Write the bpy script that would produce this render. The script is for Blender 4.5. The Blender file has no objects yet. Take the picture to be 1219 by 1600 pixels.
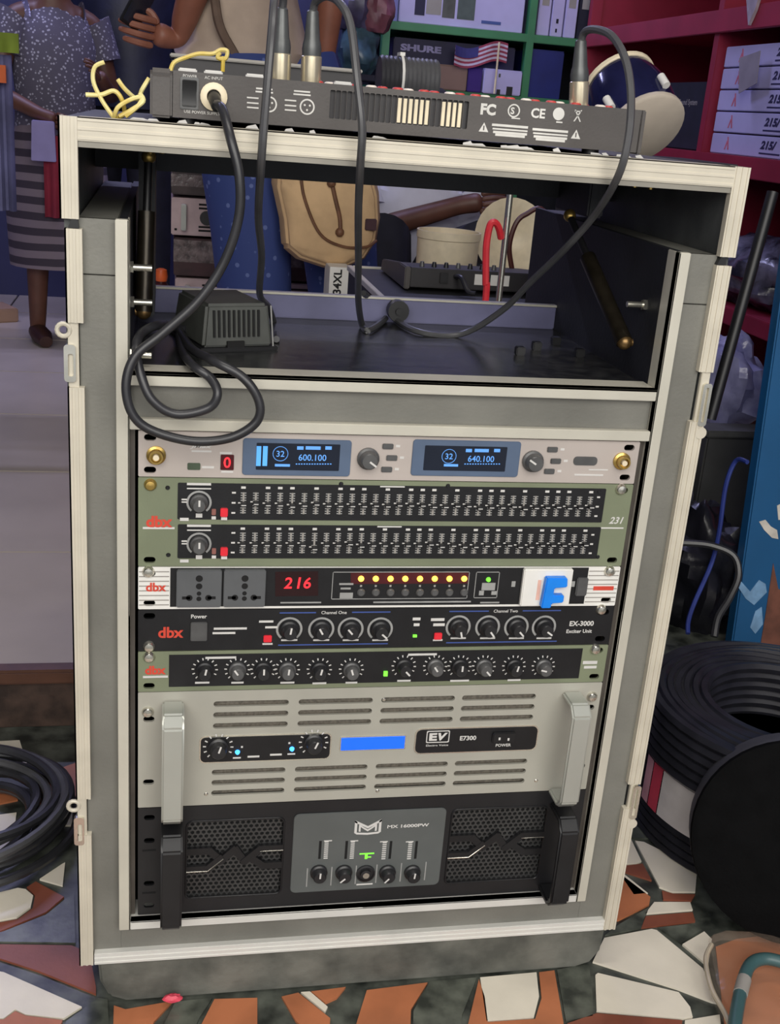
import bpy, bmesh, math, random
from mathutils import Vector, Matrix
random.seed(7)
SC = bpy.context.scene
COL = SC.collection
PI = math.pi

# ------------------------------------------------------------------ camera, light, exposure
CAM = Vector((0.02353, -0.99602, 0.93615))
YAW, PITCH, ROLL, FPX = -0.21109, -0.34192, -0.08098, 1752.36
CM = Matrix.Rotation(YAW, 3, 'Z') @ Matrix.Rotation(PITCH, 3, 'X') @ Matrix.Rotation(ROLL, 3, 'Y')   # columns: right, forward, up
cam = bpy.data.objects.new('camera', bpy.data.cameras.new('camera'))
COL.objects.link(cam)
cm4 = Matrix((CM.col[0], CM.col[2], -CM.col[1])).transposed().to_4x4()
cm4.translation = CAM
cam.matrix_world = cm4
cam.data.sensor_fit = 'VERTICAL'; cam.data.sensor_height = 24; cam.data.lens = FPX * 24 / 1600
cam.data.clip_start = 0.02
SC.camera = cam

def lin(c):
    return tuple(((v/255)/12.92 if v/255 <= .04045 else ((v/255+.055)/1.055)**2.4) for v in c)
w = bpy.data.worlds.new('world'); SC.world = w; w.use_nodes = True
w.node_tree.nodes['Background'].inputs[0].default_value = (.95, .96, 1.0, 1)
w.node_tree.nodes['Background'].inputs[1].default_value = 0.9
def area(name, loc, tgt, sx, sy, power, col):
    l = bpy.data.lights.new(name, 'AREA'); l.shape = 'RECTANGLE'; l.size = sx; l.size_y = sy; l.energy = power; l.color = col
    o = bpy.data.objects.new(name, l); COL.objects.link(o); o.location = loc
    o.rotation_euler = (Vector(tgt)-Vector(loc)).to_track_quat('-Z', 'Y').to_euler()
    return o
area('shopfront_daylight', (0.05, -2.7, 2.1), (.25, .3, .35), 3.6, 1.9, 104, (1.0, .965, .895))
SC.view_settings.view_transform = 'Standard'; SC.view_settings.look = 'None'
SC.view_settings.gamma = 1; SC.view_settings.use_curve_mapping = False
SC.view_settings.exposure = 0.0

def at(px, py, **k):          # a point on a given plane of the place, seen at a pixel of the 1219x1600 frame
    d = CM @ Vector(((px-609.5)/FPX, 1, -(py-800)/FPX))
    for i, n in enumerate('xyz'):
        if n in k: return CAM + d*((k[n]-CAM[i])/d[i])

# ------------------------------------------------------------------ materials
MATS = {}
def mat(name, col, rough=.5, metal=0, var=.12, vs=30, bump=0, bs=200, emit=0, trans=0, spec=.5, alpha=1, col2=None, stops=(.35,.65), coat=0):
    if name in MATS: return MATS[name]
    m = bpy.data.materials.new(name); m.use_nodes = True; MATS[name] = m
    nt = m.node_tree; b = nt.nodes['Principled BSDF']; c = lin(col)
    b.inputs['Roughness'].default_value = rough; b.inputs['Metallic'].default_value = metal
    b.inputs['Specular IOR Level'].default_value = spec
    b.inputs['Transmission Weight'].default_value = trans; b.inputs['Alpha'].default_value = alpha
    b.inputs['Coat Weight'].default_value = coat
    tc = nt.nodes.new('ShaderNodeTexCoord')
    nz = nt.nodes.new('ShaderNodeTexNoise'); nz.inputs['Scale'].default_value = vs; nz.inputs['Detail'].default_value = 5
    nt.links.new(tc.outputs['Object'], nz.inputs['Vector'])
    rp = nt.nodes.new('ShaderNodeValToRGB')
    rp.color_ramp.elements[0].position = stops[0]; rp.color_ramp.elements[1].position = stops[1]
    a = tuple(v*(1-var) for v in c); d = lin(col2) if col2 else tuple(min(1, v*(1+var)) for v in c)
    rp.color_ramp.elements[0].color = (*a, 1); rp.color_ramp.elements[1].color = (*d, 1)
    nt.links.new(nz.outputs['Fac'], rp.inputs['Fac']); nt.links.new(rp.outputs['Color'], b.inputs['Base Color'])
    if emit:
        b.inputs['Emission Color'].default_value = (*c, 1); b.inputs['Emission Strength'].default_value = emit
    if bump:
        n2 = nt.nodes.new('ShaderNodeTexNoise'); n2.inputs['Scale'].default_value = bs; n2.inputs['Detail'].default_value = 3
        nt.links.new(tc.outputs['Object'], n2.inputs['Vector'])
        bp = nt.nodes.new('ShaderNodeBump'); bp.inputs['Strength'].default_value = bump; bp.inputs['Distance'].default_value = .003
        nt.links.new(n2.outputs['Fac'], bp.inputs['Height']); nt.links.new(bp.outputs['Normal'], b.inputs['Normal'])
    return m
def stripes(name, cols, scale, axis='Z', rough=.8):
    m = bpy.data.materials.new(name); m.use_nodes = True; MATS[name] = m
    nt = m.node_tree; b = nt.nodes['Principled BSDF']; b.inputs['Roughness'].default_value = rough
    tc = nt.nodes.new('ShaderNodeTexCoord'); wv = nt.nodes.new('ShaderNodeTexWave'); wv.bands_direction = axis
    wv.inputs['Scale'].default_value = scale; wv.inputs['Distortion'].default_value = .6; wv.inputs['Detail'].default_value = 1
    rp = nt.nodes.new('ShaderNodeValToRGB'); rp.color_ramp.interpolation = 'CONSTANT'
    rp.color_ramp.elements[0].color = (*lin(cols[0]), 1); rp.color_ramp.elements[1].color = (*lin(cols[1]), 1); rp.color_ramp.elements[1].position = .5
    nt.links.new(tc.outputs['Object'], wv.inputs['Vector']); nt.links.new(wv.outputs['Fac'], rp.inputs['Fac']); nt.links.new(rp.outputs['Color'], b.inputs['Base Color'])
    return m
def spots(name, base, dot, scale, th=.12, rough=.8):
    m = bpy.data.materials.new(name); m.use_nodes = True; MATS[name] = m
    nt = m.node_tree; b = nt.nodes['Principled BSDF']; b.inputs['Roughness'].default_value = rough
    tc = nt.nodes.new('ShaderNodeTexCoord'); v = nt.nodes.new('ShaderNodeTexVoronoi'); v.inputs['Scale'].default_value = scale
    rp = nt.nodes.new('ShaderNodeValToRGB'); rp.color_ramp.elements[0].color = (*lin(dot), 1); rp.color_ramp.elements[1].color = (*lin(base), 1)
    rp.color_ramp.elements[0].position = th; rp.color_ramp.elements[1].position = th+.05
    nt.links.new(tc.outputs['Object'], v.inputs['Vector']); nt.links.new(v.outputs['Distance'], rp.inputs['Fac']); nt.links.new(rp.outputs['Color'], b.inputs['Base Color'])
    return m

M_ALU   = mat('extruded_aluminium', (198, 194, 180), .36, .2, .06, 14, .03, 300)
M_ALUW  = mat('worn_aluminium', (202, 195, 178), .46, .1, .07, 22, .03, 120)
M_ALUB  = mat('lit_aluminium', (222, 221, 215), .34, .2, .05, 14, .03, 300)  # whiter aluminium copy: light caught by the bottom edges put into the colour
M_PLY   = mat('grey_laminate', (113, 112, 105), .55, 0, .16, 9, .12, 260)
M_PLYD  = mat('charcoal_laminate', (72, 74, 73), .5, 0, .22, 26, .10, 300)
M_IN    = mat('black_lining', (26, 27, 32), .55, 0, .25, 20, .1, 200)
M_APR   = mat('slate_laminate', (112, 112, 146), .45, 0, .12, 20)
M_BLACK = mat('black_plastic', (24, 24, 26), .42, 0, .15, 40)
M_PNL   = mat('black_anodised', (30, 30, 32), .40, .2, .15, 40, .05, 500)
M_VOID  = mat('dark_chassis', (9, 9, 10), .8, 0, .1, 40)
M_RUB   = mat('black_rubber', (38, 38, 41), .38, 0, .2, 30)
M_CHAMP = mat('champagne_panel', (184, 174, 167), .38, .08, .05, 12, .03, 600)
M_OLIVE = mat('olive_panel', (124, 131, 106), .45, .1, .08, 12, .04, 500)
M_SILV  = mat('silver_panel', (170, 168, 157), .40, .10, .06, 10, .03, 600)
M_HAND  = mat('satin_handle', (176, 178, 170), .30, .4, .06, 10)
M_STRIP = mat('white_ear', (226, 224, 218), .5, 0, .05, 20)
M_GREYL = mat('grey_line', (150, 146, 140), .6, 0, .05, 20)
M_WHITE = mat('white_print', (206, 204, 200), .6, 0, .04, 60)
M_PALE  = mat('dim_print', (150, 150, 148), .6, 0, .1, 60)
M_RED   = mat('red_print', (206, 70, 52), .5, 0, .08, 60)
M_REDB  = mat('red_button', (205, 40, 52), .35, 0, .08, 60, emit=.25)
M_KNOB  = mat('knob_black', (34, 34, 36), .38, 0, .12, 60)
M_KNOBG = mat('knob_grey', (88, 88, 88), .35, .2, .12, 60)
M_CHROME= mat('nickel_screw', (215, 212, 200), .22, .9, .06, 60)
M_BRASS = mat('brass', (190, 160, 90), .3, .85, .15, 60)
M_SCR   = mat('lcd_glass', (26, 32, 46), .2, 0, .1, 30)
M_BEZ   = mat('slate_blue_bezel', (84, 100, 124), .4, 0, .06, 30)
M_LCD   = mat('lcd_digits', (90, 150, 225), .5, 0, .02, 30, emit=.45)
M_LCDB  = mat('lcd_bars', (80, 155, 230), .5, 0, .02, 30, emit=.6)
M_LEDR  = mat('led_red', (245, 40, 50), .5, 0, .02, 30, emit=1.1)
M_LEDD  = mat('led_window', (70, 10, 16), .3, 0, .1, 30)
M_LEDY  = mat('led_amber', (255, 190, 70), .4, 0, .02, 30, emit=3.0)
M_LEDB  = mat('led_blue', (60, 150, 255), .4, 0, .02, 30, emit=3.0)
M_LEDG  = mat('led_green', (110, 215, 60), .4, 0, .02, 30, emit=1.2)
M_BLUD  = mat('blue_display', (22, 92, 226), .4, 0, .05, 30, emit=.75)
M_BLUP  = mat('bright_blue_plastic', (20, 130, 232), .4, 0, .06, 40)
M_BLUL  = mat('blue_line', (62, 84, 150), .5, 0, .04, 40)
M_SOCK  = mat('grey_socket', (88, 90, 92), .45, 0, .06, 40)
M_CREAM = mat('cream_plastic', (226, 212, 182), .4, 0, .06, 40)
M_MIX   = mat('mixer_charcoal', (74, 70, 68), .5, .1, .08, 30, .06, 400)
M_MIXD  = mat('mixer_dark', (44, 42, 44), .5, 0, .08, 30)
M_GREYP = mat('smoked_grey_plate', (92, 96, 95), .35, .1, .06, 20)
M_BASE  = mat('dusty_grey_board', (84, 85, 79), .7, 0, .25, 18, .35, 90, col2=(112, 112, 104))
M_YEL   = mat('yellow_wire', (222, 190, 70), .5, 0, .2, 30, col2=(232, 222, 160))
M_CBL   = mat('black_cable', (44, 44, 47), .36, 0, .2, 30)
M_CBLG  = mat('grey_cable', (74, 74, 76), .36, 0, .15, 30)

# ------------------------------------------------------------------ mesh helpers
class MB:
    def __init__(s): s.v = []; s.f = []
    def add(s, vs, fs):
        o = len(s.v); s.v += [tuple(v) for v in vs]; s.f += [tuple(i+o for i in f) for f in fs]; return s
    def box(s, x0, x1, y0, y1, z0, z1, R=None):
        vs = [Vector((x, y, z)) for x in (x0, x1) for y in (y0, y1) for z in (z0, z1)]
        if R: vs = [R @ v for v in vs]
        return s.add(vs, [(0,1,3,2),(4,6,7,5),(0,4,5,1),(2,3,7,6),(0,2,6,4),(1,5,7,3)])
    def prism(s, poly, w0, w1, f):          # poly in (u,v); f(u,v,w) -> point
        n = len(poly)
        vs = [f(u, v, w0) for u, v in poly] + [f(u, v, w1) for u, v in poly]
        return s.add(vs, [tuple(range(n))[::-1], tuple(range(n, 2*n))] + [(i, (i+1) % n, n+(i+1) % n, n+i) for i in range(n)])
    def cyl(s, p0, p1, r0, r1=None, n=16, caps=True):
        p0 = Vector(p0); p1 = Vector(p1); r1 = r0 if r1 is None else r1
        d = (p1-p0).normalized(); a = d.orthogonal().normalized(); b = d.cross(a)
        vs = []
        for p, r in ((p0, r0), (p1, r1)):
            vs += [p+(a*math.cos(2*PI*i/n)+b*math.sin(2*PI*i/n))*r for i in range(n)]
        fs = [(i, (i+1) % n, n+(i+1) % n, n+i) for i in range(n)]
        if caps: fs += [tuple(range(n))[::-1], tuple(range(n, 2*n))]
        return s.add(vs, fs)
    def lathe(s, prof, o, ax, n=24):        # prof: (r, h) along axis
        o = Vector(o); d = Vector(ax).normalized(); a = d.orthogonal().normalized(); b = d.cross(a); vs = []; fs = []
        for r, h in prof:
            vs += [o+d*h+(a*math.cos(2*PI*i/n)+b*math.sin(2*PI*i/n))*r for i in range(n)]
        for k in range(len(prof)-1):
            fs += [(k*n+i, k*n+(i+1) % n, (k+1)*n+(i+1) % n, (k+1)*n+i) for i in range(n)]
        fs += [tuple(range(n))[::-1], tuple(range((len(prof)-1)*n, len(prof)*n))]
        return s.add(vs, fs)
    def tube(s, pts, r, n=8, closed=False, smooth=6, taper=None):
        P = [Vector(p) for p in pts]
        if smooth and len(P) > 2:
            Q = []; m = len(P)
            for i in range(m if closed else m-1):
                p0 = P[(i-1) % m] if (closed or i > 0) else P[0]; p1 = P[i]; p2 = P[(i+1) % m]
                p3 = P[(i+2) % m] if (closed or i < m-2) else P[-1]
                for k in range(smooth):
                    t = k/smooth
                    Q.append(.5*((2*p1)+(p2-p0)*t+(2*p0-5*p1+4*p2-p3)*t*t+(3*p1-p0-3*p2+p3)*t**3))
            if not closed: Q.append(P[-1])
            P = Q
        m = len(P); vs = []; up = None
        for i in range(m):
            t = ((P[(i+1) % m]-P[i-1]) if closed else (P[min(i+1, m-1)]-P[max(i-1, 0)])).normalized()
            if up is None: up = t.orthogonal().normalized()
            a = (up-t*up.dot(t)); a = a.normalized() if a.length > 1e-6 else t.orthogonal().normalized(); up = a; b = t.cross(a)
            rr = r if not taper else r*taper(i/(m-1))
            vs += [P[i]+(a*math.cos(2*PI*k/n)+b*math.sin(2*PI*k/n))*rr for k in range(n)]
        fs = []
        for i in range(m if closed else m-1):
            j = (i+1) % m
            fs += [(i*n+k, i*n+(k+1) % n, j*n+(k+1) % n, j*n+k) for k in range(n)]
        if not closed: fs += [tuple(range(n))[::-1], tuple(range((m-1)*n, m*n))]
        return s.add(vs, fs)
    def sphere(s, c, r, n=14, sc=(1,1,1), R=None):
        c = Vector(c); vs = []; fs = []; m = n//2
        for i in range(m+1):
            t = PI*i/m
            for k in range(n):
                v = Vector((math.sin(t)*math.cos(2*PI*k/n)*r*sc[0], math.sin(t)*math.sin(2*PI*k/n)*r*sc[1], math.cos(t)*r*sc[2]))
                vs.append(c+(R @ v if R else v))
        for i in range(m):
            fs += [(i*n+k, (i+1)*n+k, (i+1)*n+(k+1) % n, i*n+(k+1) % n) for k in range(n)]
        return s.add(vs, fs)
    def plate(s, outer, holes, w0, w1, f):  # a plate with real holes
        bm = bmesh.new()
        for lp in [outer]+holes:
            vv = [bm.verts.new((u, v, 0)) for u, v in lp]
            for i in range(len(vv)): bm.edges.new((vv[i], vv[(i+1) % len(vv)]))
        bmesh.ops.triangle_fill(bm, use_beauty=True, use_dissolve=False, edges=bm.edges[:])
        bm.verts.index_update(); n = len(bm.verts)
        P = [(v.co.x, v.co.y) for v in bm.verts]
        fs = [[v.index for v in q.verts] for q in bm.faces]
        fs = [q if ((P[q[1]][0]-P[q[0]][0])*(P[q[2]][1]-P[q[0]][1])-(P[q[1]][1]-P[q[0]][1])*(P[q[2]][0]-P[q[0]][0])) > 0 else q[::-1] for q in fs]
        bd = [(e.verts[0].index, e.verts[1].index) for e in bm.edges if len(e.link_faces) == 1]
        bm.free()
        s.add([f(u, v, w0) for u, v in P]+[f(u, v, w1) for u, v in P], [tuple(q) for q in fs]+[tuple(i+n for i in q[::-1]) for q in fs]+[(a, b, b+n, a+n) for a, b in bd])
        return s
    def text(s, t, o, h, u=(1,0,0), v=(0,0,1), bold=0, shear=0, align='CENTER', width=None):
        vs, fs = glyphs(t, bold, shear)
        if not vs: return s
        x0 = min(p[0] for p in vs); x1 = max(p[0] for p in vs); y0 = min(p[1] for p in vs); y1 = max(p[1] for p in vs)
        k = h/(y1-y0); kx = k if width is None else width/(x1-x0)
        off = {'CENTER': -(x0+x1)/2, 'LEFT': -x0, 'RIGHT': -x1}[align]
        o = Vector(o); u = Vector(u); v = Vector(v)
        return s.add([o+u*((p[0]+off)*kx)+v*((p[1]-(y0+y1)/2)*k) for p in vs], fs)
    def mesh(s, name, m, bevel=0, smooth=True, ang=38):
        me = bpy.data.meshes.new(name); me.from_pydata([tuple(v) for v in s.v], [], s.f)
        bm = bmesh.new(); bm.from_mesh(me)
        bmesh.ops.recalc_face_normals(bm, faces=bm.faces[:])
        if bevel:
            ed = [e for e in bm.edges if len(e.link_faces) == 2 and e.calc_face_angle(0) > .6]
            bmesh.ops.bevel(bm, geom=ed, offset=bevel, segments=2, affect='EDGES', clamp_overlap=True)
        if smooth:
            for f in bm.faces: f.smooth = True
            for e in bm.edges:
                if len(e.link_faces) == 2 and e.calc_face_angle(0) > math.radians(ang): e.smooth = False
        bm.to_mesh(me); bm.free(); me.materials.append(m); return me
GL = {}
def glyphs(t, bold, shear):
    k = (t, bold, shear)
    if k not in GL:
        c = bpy.data.curves.new('t', 'FONT'); c.body = t; c.offset = bold; c.shear = shear; c.resolution_u = 3
        o = bpy.data.objects.new('t', c); COL.objects.link(o); bpy.context.view_layer.update()
        me = bpy.data.meshes.new_from_object(o.evaluated_get(bpy.context.evaluated_depsgraph_get()))
        GL[k] = ([tuple(v.co) for v in me.vertices], [tuple(p.vertices) for p in me.polygons])
        bpy.data.objects.remove(o); bpy.data.curves.remove(c); bpy.data.meshes.remove(me)
    return GL[k]
XZ = lambda u, v, wv: Vector((u, wv, v))
XY = lambda u, v, wv: Vector((u, v, wv))
YZ = lambda u, v, wv: Vector((wv, u, v))
def rrect(x0, x1, y0, y1, r, n=4):
    P = []
    for cx, cy, a in ((x1-r, y0+r, -PI/2), (x1-r, y1-r, 0), (x0+r, y1-r, PI/2), (x0+r, y0+r, PI)):
        P += [(cx+r*math.cos(a+PI/2*k/n), cy+r*math.sin(a+PI/2*k/n)) for k in range(n+1)]
    return P
def circ(x, y, r, n=16, sx=1): return [(x+r*sx*math.cos(2*PI*k/n), y+r*math.sin(2*PI*k/n)) for k in range(n)]

# ------------------------------------------------------------------ objects, parts, tags
BASE = {}
def tag(o, label=None, cat=None, group=None, kind=None):
    if label: o['label'] = label
    if cat: o['category'] = cat
    if group: o['group'] = group
    if kind: o['kind'] = kind
    return o
def thing(name, label, cat, loc, group=None):
    o = bpy.data.objects.new(name, None); COL.objects.link(o); o.location = loc; o.empty_display_size = .05
    BASE[o.name] = Matrix.Translation(Vector(loc)).inverted()
    return tag(o, label, cat, group)
def part(name, b, m, par, bevel=0, label=None, smooth=True, loc=None, kind=None):
    me = b.mesh(name, m, bevel, smooth) if isinstance(b, MB) else b
    o = bpy.data.objects.new(name, me); COL.objects.link(o)
    if par:
        o.parent = par
        if par.name in BASE: o.matrix_parent_inverse = BASE[par.name]
        elif par.parent and par.location.length > 0: o.matrix_parent_inverse = Matrix.Translation(par.location).inverted()
    if loc: o.location = loc
    if name in ('lettering', 'logo', 'scale_marks', 'ear_stripes', 'pin_holes', 'vent_slots', 'dial_marks', 'ruled_lines', 'switch_marks', 'readout', 'signal_bars', 'divider_lines', 'meter_slots', 'heat_sink_fins', 'ornament_edge', 'digits', 'green_mark', 'buckle_strap', 'emblem'): kind = kind or 'stuff'
    return tag(o, label, None, None, kind)
def solo(name, b, m, label, cat, bevel=0, group=None, kind=None, smooth=True):
    return tag(part(name, b, m, None, bevel, smooth=smooth), label, cat, group, kind)
def struct(name, b, m, bevel=0):
    return tag(part(name, b, m, None, bevel), kind='structure')
def dup(r, label=None):
    c = r.copy(); COL.objects.link(c)
    if r.name in BASE: BASE[c.name] = BASE[r.name]
    if label: c['label'] = label
    for ch in r.children:
        d = ch.copy(); COL.objects.link(d); d.parent = c
        for g in ch.children:
            e = g.copy(); COL.objects.link(e); e.parent = d
    return c
def evalskin(nodes, edges, sub=2):
    me = bpy.data.meshes.new('sk'); keys = list(nodes); idx = {k: i for i, k in enumerate(keys)}
    me.from_pydata([tuple(nodes[k][:3]) for k in keys], [(idx[a], idx[b]) for a, b in edges], [])
    o = bpy.data.objects.new('sk', me); COL.objects.link(o)
    o.modifiers.new('s', 'SKIN').use_smooth_shade = True
    sv = me.skin_vertices[0].data
    for k in keys:
        r = nodes[k][3]; sv[idx[k]].radius = (r, r) if not isinstance(r, tuple) else r
    sv[0].use_root = True
    mo = o.modifiers.new('u', 'SUBSURF'); mo.levels = sub; mo.render_levels = sub
    bpy.context.view_layer.update()
    m2 = bpy.data.meshes.new_from_object(o.evaluated_get(bpy.context.evaluated_depsgraph_get()))
    b = MB().add([v.co.copy() for v in m2.vertices], [tuple(p.vertices) for p in m2.polygons])
    bpy.data.objects.remove(o); bpy.data.meshes.remove(me); bpy.data.meshes.remove(m2)
    return b
def lump(c, sc, seed, amp=.22, n=28, freq=2.2):
    from mathutils import noise
    b = MB().sphere((0,0,0), 1, n); V = []
    for v in b.v:
        p = Vector(v); q = p*freq+Vector((seed*7.1, seed*3.3, seed))
        d = 1+amp*noise.noise(q)+amp*.6*abs(noise.noise(q*2.7))
        V.append((c[0]+p.x*d*sc[0], c[1]+p.y*d*sc[1], c[2]+max(-.9, p.z*d)*sc[2]))
    b.v = V; return b

# ------------------------------------------------------------------ room
M_GROUT = mat('dark_green_marble', (52, 56, 52), .35, 0, .45, 26, .05, 200, col2=(92, 96, 88))
M_TERRA = mat('terracotta_shard', (176, 108, 72), .4, 0, .16, 14, .05, 200)
M_TERRB = mat('brown_shard', (130, 74, 56), .4, 0, .2, 14, .05, 200)
M_SHARD = mat('white_shard', (224, 216, 199), .35, 0, .06, 14, .04, 200)
M_GREENM= mat('green_shard', (62, 66, 60), .3, 0, .35, 30, .04, 200, col2=(100, 104, 94))
M_TILE  = mat('pale_floor_tile', (176, 165, 152), .28, 0, .07, 5, .02, 80)
M_NOSE  = mat('brown_wood_nosing', (92, 62, 48), .45, 0, .3, 12, .1, 100)
M_RISE  = mat('stone_riser', (70, 54, 46), .7, 0, .45, 30, .4, 60)
M_WALL  = mat('dim_blue_wall', (54, 56, 92), .8, 0, .12, 3)
M_CEIL  = mat('ceiling_board', (140, 138, 146), .9, 0, .05, 3)
floor = struct('floor', MB().box(-2.6, 2.4, -3.0, 3.9, -.05, 0), M_GROUT)
# crazy paving: shards laid where they are on the floor plane, 3 mm proud of the joint
SH = {'w': M_SHARD, 't': M_TERRA, 'b': M_TERRB, 'g': M_GREENM}
HAND = []
def shard(pl, k):
    P = [at(px, py, z=0) for px, py in pl]
    a = sum(P[i].x*P[(i+1) % len(P)].y-P[(i+1) % len(P)].x*P[i].y for i in range(len(P)))
    poly = [(p.x, p.y) for p in (P if a > 0 else P[::-1])]
    HAND.append((min(p[0] for p in poly)-.012, max(p[0] for p in poly)+.012, min(p[1] for p in poly)-.012, max(p[1] for p in poly)+.012))
    part('tile', MB().prism(poly, -.001, .0028, XY), SH[k], floor)
for pl, k in [
    ([(-20,1478),(112,1480),(140,1492),(150,1545),(150,1556),(60,1520),(-20,1494)], 'b'),
    ([(-20,1517),(6,1522),(128,1576),(100,1594),(40,1588),(24,1580),(6,1594),(-20,1594)], 'w'),
    ([(-20,1597),(6,1596),(24,1583),(40,1590),(98,1597),(80,1640),(-20,1650)], 't'),
    ([(132,1578),(152,1562),(168,1564),(172,1640),(90,1640),(104,1598)], 'g'),
    ([(-20,1402),(28,1390),(40,1392),(52,1402),(48,1420),(26,1436),(-20,1444)], 'w'),
    ([(-20,1448),(28,1439),(51,1422),(55,1402),(42,1389),(56,1380),(100,1404),(72,1428),(-20,1466)], 'b'),
    ([(-20,1468),(72,1432),(104,1406),(116,1400),(118,1476),(-20,1474)], 'g'),
    ([(62,1376),(98,1352),(102,1350),(98,1386)], 'w'),
    ([(-20,1278),(26,1272),(20,1322),(-20,1338)], 'w'),
    ([(-20,1240),(20,1237),(28,1252),(-20,1262)], 't'),
    ([(178,1574),(196,1580),(270,1567),(240,1600),(230,1640),(176,1640)], 't'),
    ([(274,1568),(332,1562),(312,1592),(290,1640),(238,1640)], 'g'),
    ([(335,1564),(402,1562),(402,1640),(296,1640)], 't'),
    ([(440,1560),(466,1554),(516,1594),(512,1640),(462,1598)], 't'),
    ([(486,1552),(540,1545),(526,1562),(508,1570)], 't'),
    ([(470,1553),(484,1552),(512,1576),(508,1584)], 'w'),
    ([(573,1550),(668,1538),(642,1580),(640,1640),(545,1640)], 't'),
    ([(672,1536),(745,1530),(722,1588),(718,1640),(644,1640),(646,1582)], 'g'),
    ([(750,1530),(838,1522),(842,1560),(834,1592),(760,1598)], 'w'),
    ([(748,1533),(757,1560),(762,1600),(836,1595),(846,1562),(842,1522),(866,1519),(880,1600),(882,1650),(720,1650)], 't'),
    ([(870,1518),(920,1508),(926,1560),(926,1590),(884,1598)], 'g'),
    ([(944,1468),(1018,1454),(1026,1456),(1098,1516),(1122,1570),(1112,1568),(1060,1548),(926,1505)], 'w'),
    ([(930,1526),(934,1523),(1060,1553),(1078,1576),(1082,1592),(1068,1594),(932,1582)], 'w'),
    ([(932,1586),(1066,1597),(1060,1640),(884,1640),(886,1602)], 'b'),
    ([(1070,1597),(1124,1588),(1130,1640),(1066,1640)], 'w'),
    ([(1066,1478),(1100,1458),(1112,1470),(1106,1512)], 'w'),
    ([(1028,1452),(1082,1446),(1096,1455),(1064,1476)], 'g'),
    ([(964,1364),(1016,1404),(1014,1416),(966,1440),(958,1440)], 't'),
    ([(964,1362),(972,1366),(1012,1398),(990,1400)], 'w'),
    ([(968,1446),(1014,1420),(1002,1452),(945,1464)], 'g'),
    ([(1008,1430),(1022,1412),(1078,1412),(1082,1424)], 'w'),
    ([(1002,1452),(1008,1434),(1082,1428),(1086,1442)], 'b'),
    ([(992,1316),(1006,1318),(1062,1346),(1090,1348),(1086,1396),(1050,1396),(1030,1388)], 'w'),
    ([(976,1314),(986,1314),(1002,1348),(994,1352),(974,1352)], 'w'),
    ([(970,1356),(1004,1352),(1018,1378),(974,1364)], 'b'),
    ([(1034,1394),(1052,1399),(1086,1400),(1080,1410),(1036,1408)], 'b'),
    ([(984,1262),(1004,1266),(1012,1290),(984,1282)], 'w'),
    ([(1010,1280),(1030,1282),(1042,1298),(1034,1300)], 'w'),
    ([(1056,1290),(1082,1298),(1082,1318),(1064,1316)], 'w'),
    ([(984,1288),(1030,1312),(990,1312),(980,1306)], 'g'),
    ([(1118,1482),(1150,1470),(1215,1462),(1260,1470),(1260,1640),(1136,1640),(1128,1572)], 't'),
]: shard(pl, k)
rg = random.Random(11)          # the same paving carried on around the case
gj = {(i, j): (-.75+.085*i+rg.uniform(-.03, .03), -.72+.085*j+rg.uniform(-.03, .03)) for i in range(26) for j in range(17)}
for i in range(25):
    for j in range(15):
        q = [gj[i, j], gj[i+1, j], gj[i+1, j+1], gj[i, j+1]]; cx = sum(p[0] for p in q)/4; cy = sum(p[1] for p in q)/4
        if rg.random() < .12 or cy > .52 or any(a-.045 < cx < b+.045 and c-.045 < cy < d+.045 for a, b, c, d in HAND) or (-.07 < cx < .56 and cy > -.01): continue
        part('tile', MB().prism([(cx+(u-cx)*.88, cy+(v-cy)*.88) for u, v in q], -.001, .0026, XY), SH[rg.choice('wwttbg')], floor)
M_PLAT = mat('platform_core', (92, 86, 84), .8, 0, .2, 8)
plat = struct('floor.001', MB().box(-2.6, .62, .60, 3.9, 0, .092).box(.62, 2.4, 1.10, 3.9, 0, .092), M_PLAT)
tl = MB().box(-.248, .248, -.248, .248, 0, .008).mesh('tile', M_TILE, .0015)
ys = [.832, 1.305, 1.795, 2.285, 2.775, 3.265, 3.755]
for i, yy in enumerate(ys):
    for k in range(-4, 4):
        xx = .17+.5*k
        if xx > .5 and yy < 1.2: continue
        sy = (.455 if i == 0 else .486)/.496
        o = part('tile', tl, None, plat, loc=(xx, yy, .092)); o.scale = (.994, sy, 1)
tag(part('trim_1', MB().box(-2.6, .62, .575, .605, .080, .104), M_NOSE, None, .004), kind='structure')
tag(part('trim_2', MB().box(-2.6, .62, .588, .60, 0, .080), M_RISE, None, .002), kind='structure')
struct('wall_back', MB().box(-2.6, 2.4, 3.9, 4.0, 0, 2.9), M_WALL)
struct('wall_left', MB().box(-2.7, -2.6, -3.0, 4.0, 0, 2.9), M_WALL)
struct('wall_right', MB().box(2.4, 2.5, -3.0, 4.0, 0, 2.9), M_WALL)
struct('ceiling', MB().box(-2.7, 2.5, -3.0, 4.0, 2.9, 3.0), M_CEIL)
M_TUBE = mat('violet_white_tube', (150, 150, 255), .5, 0, .01, 5, emit=6)
M_TUBN = mat('neutral_tube', (255, 246, 232), .5, 0, .01, 5, emit=6)
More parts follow.
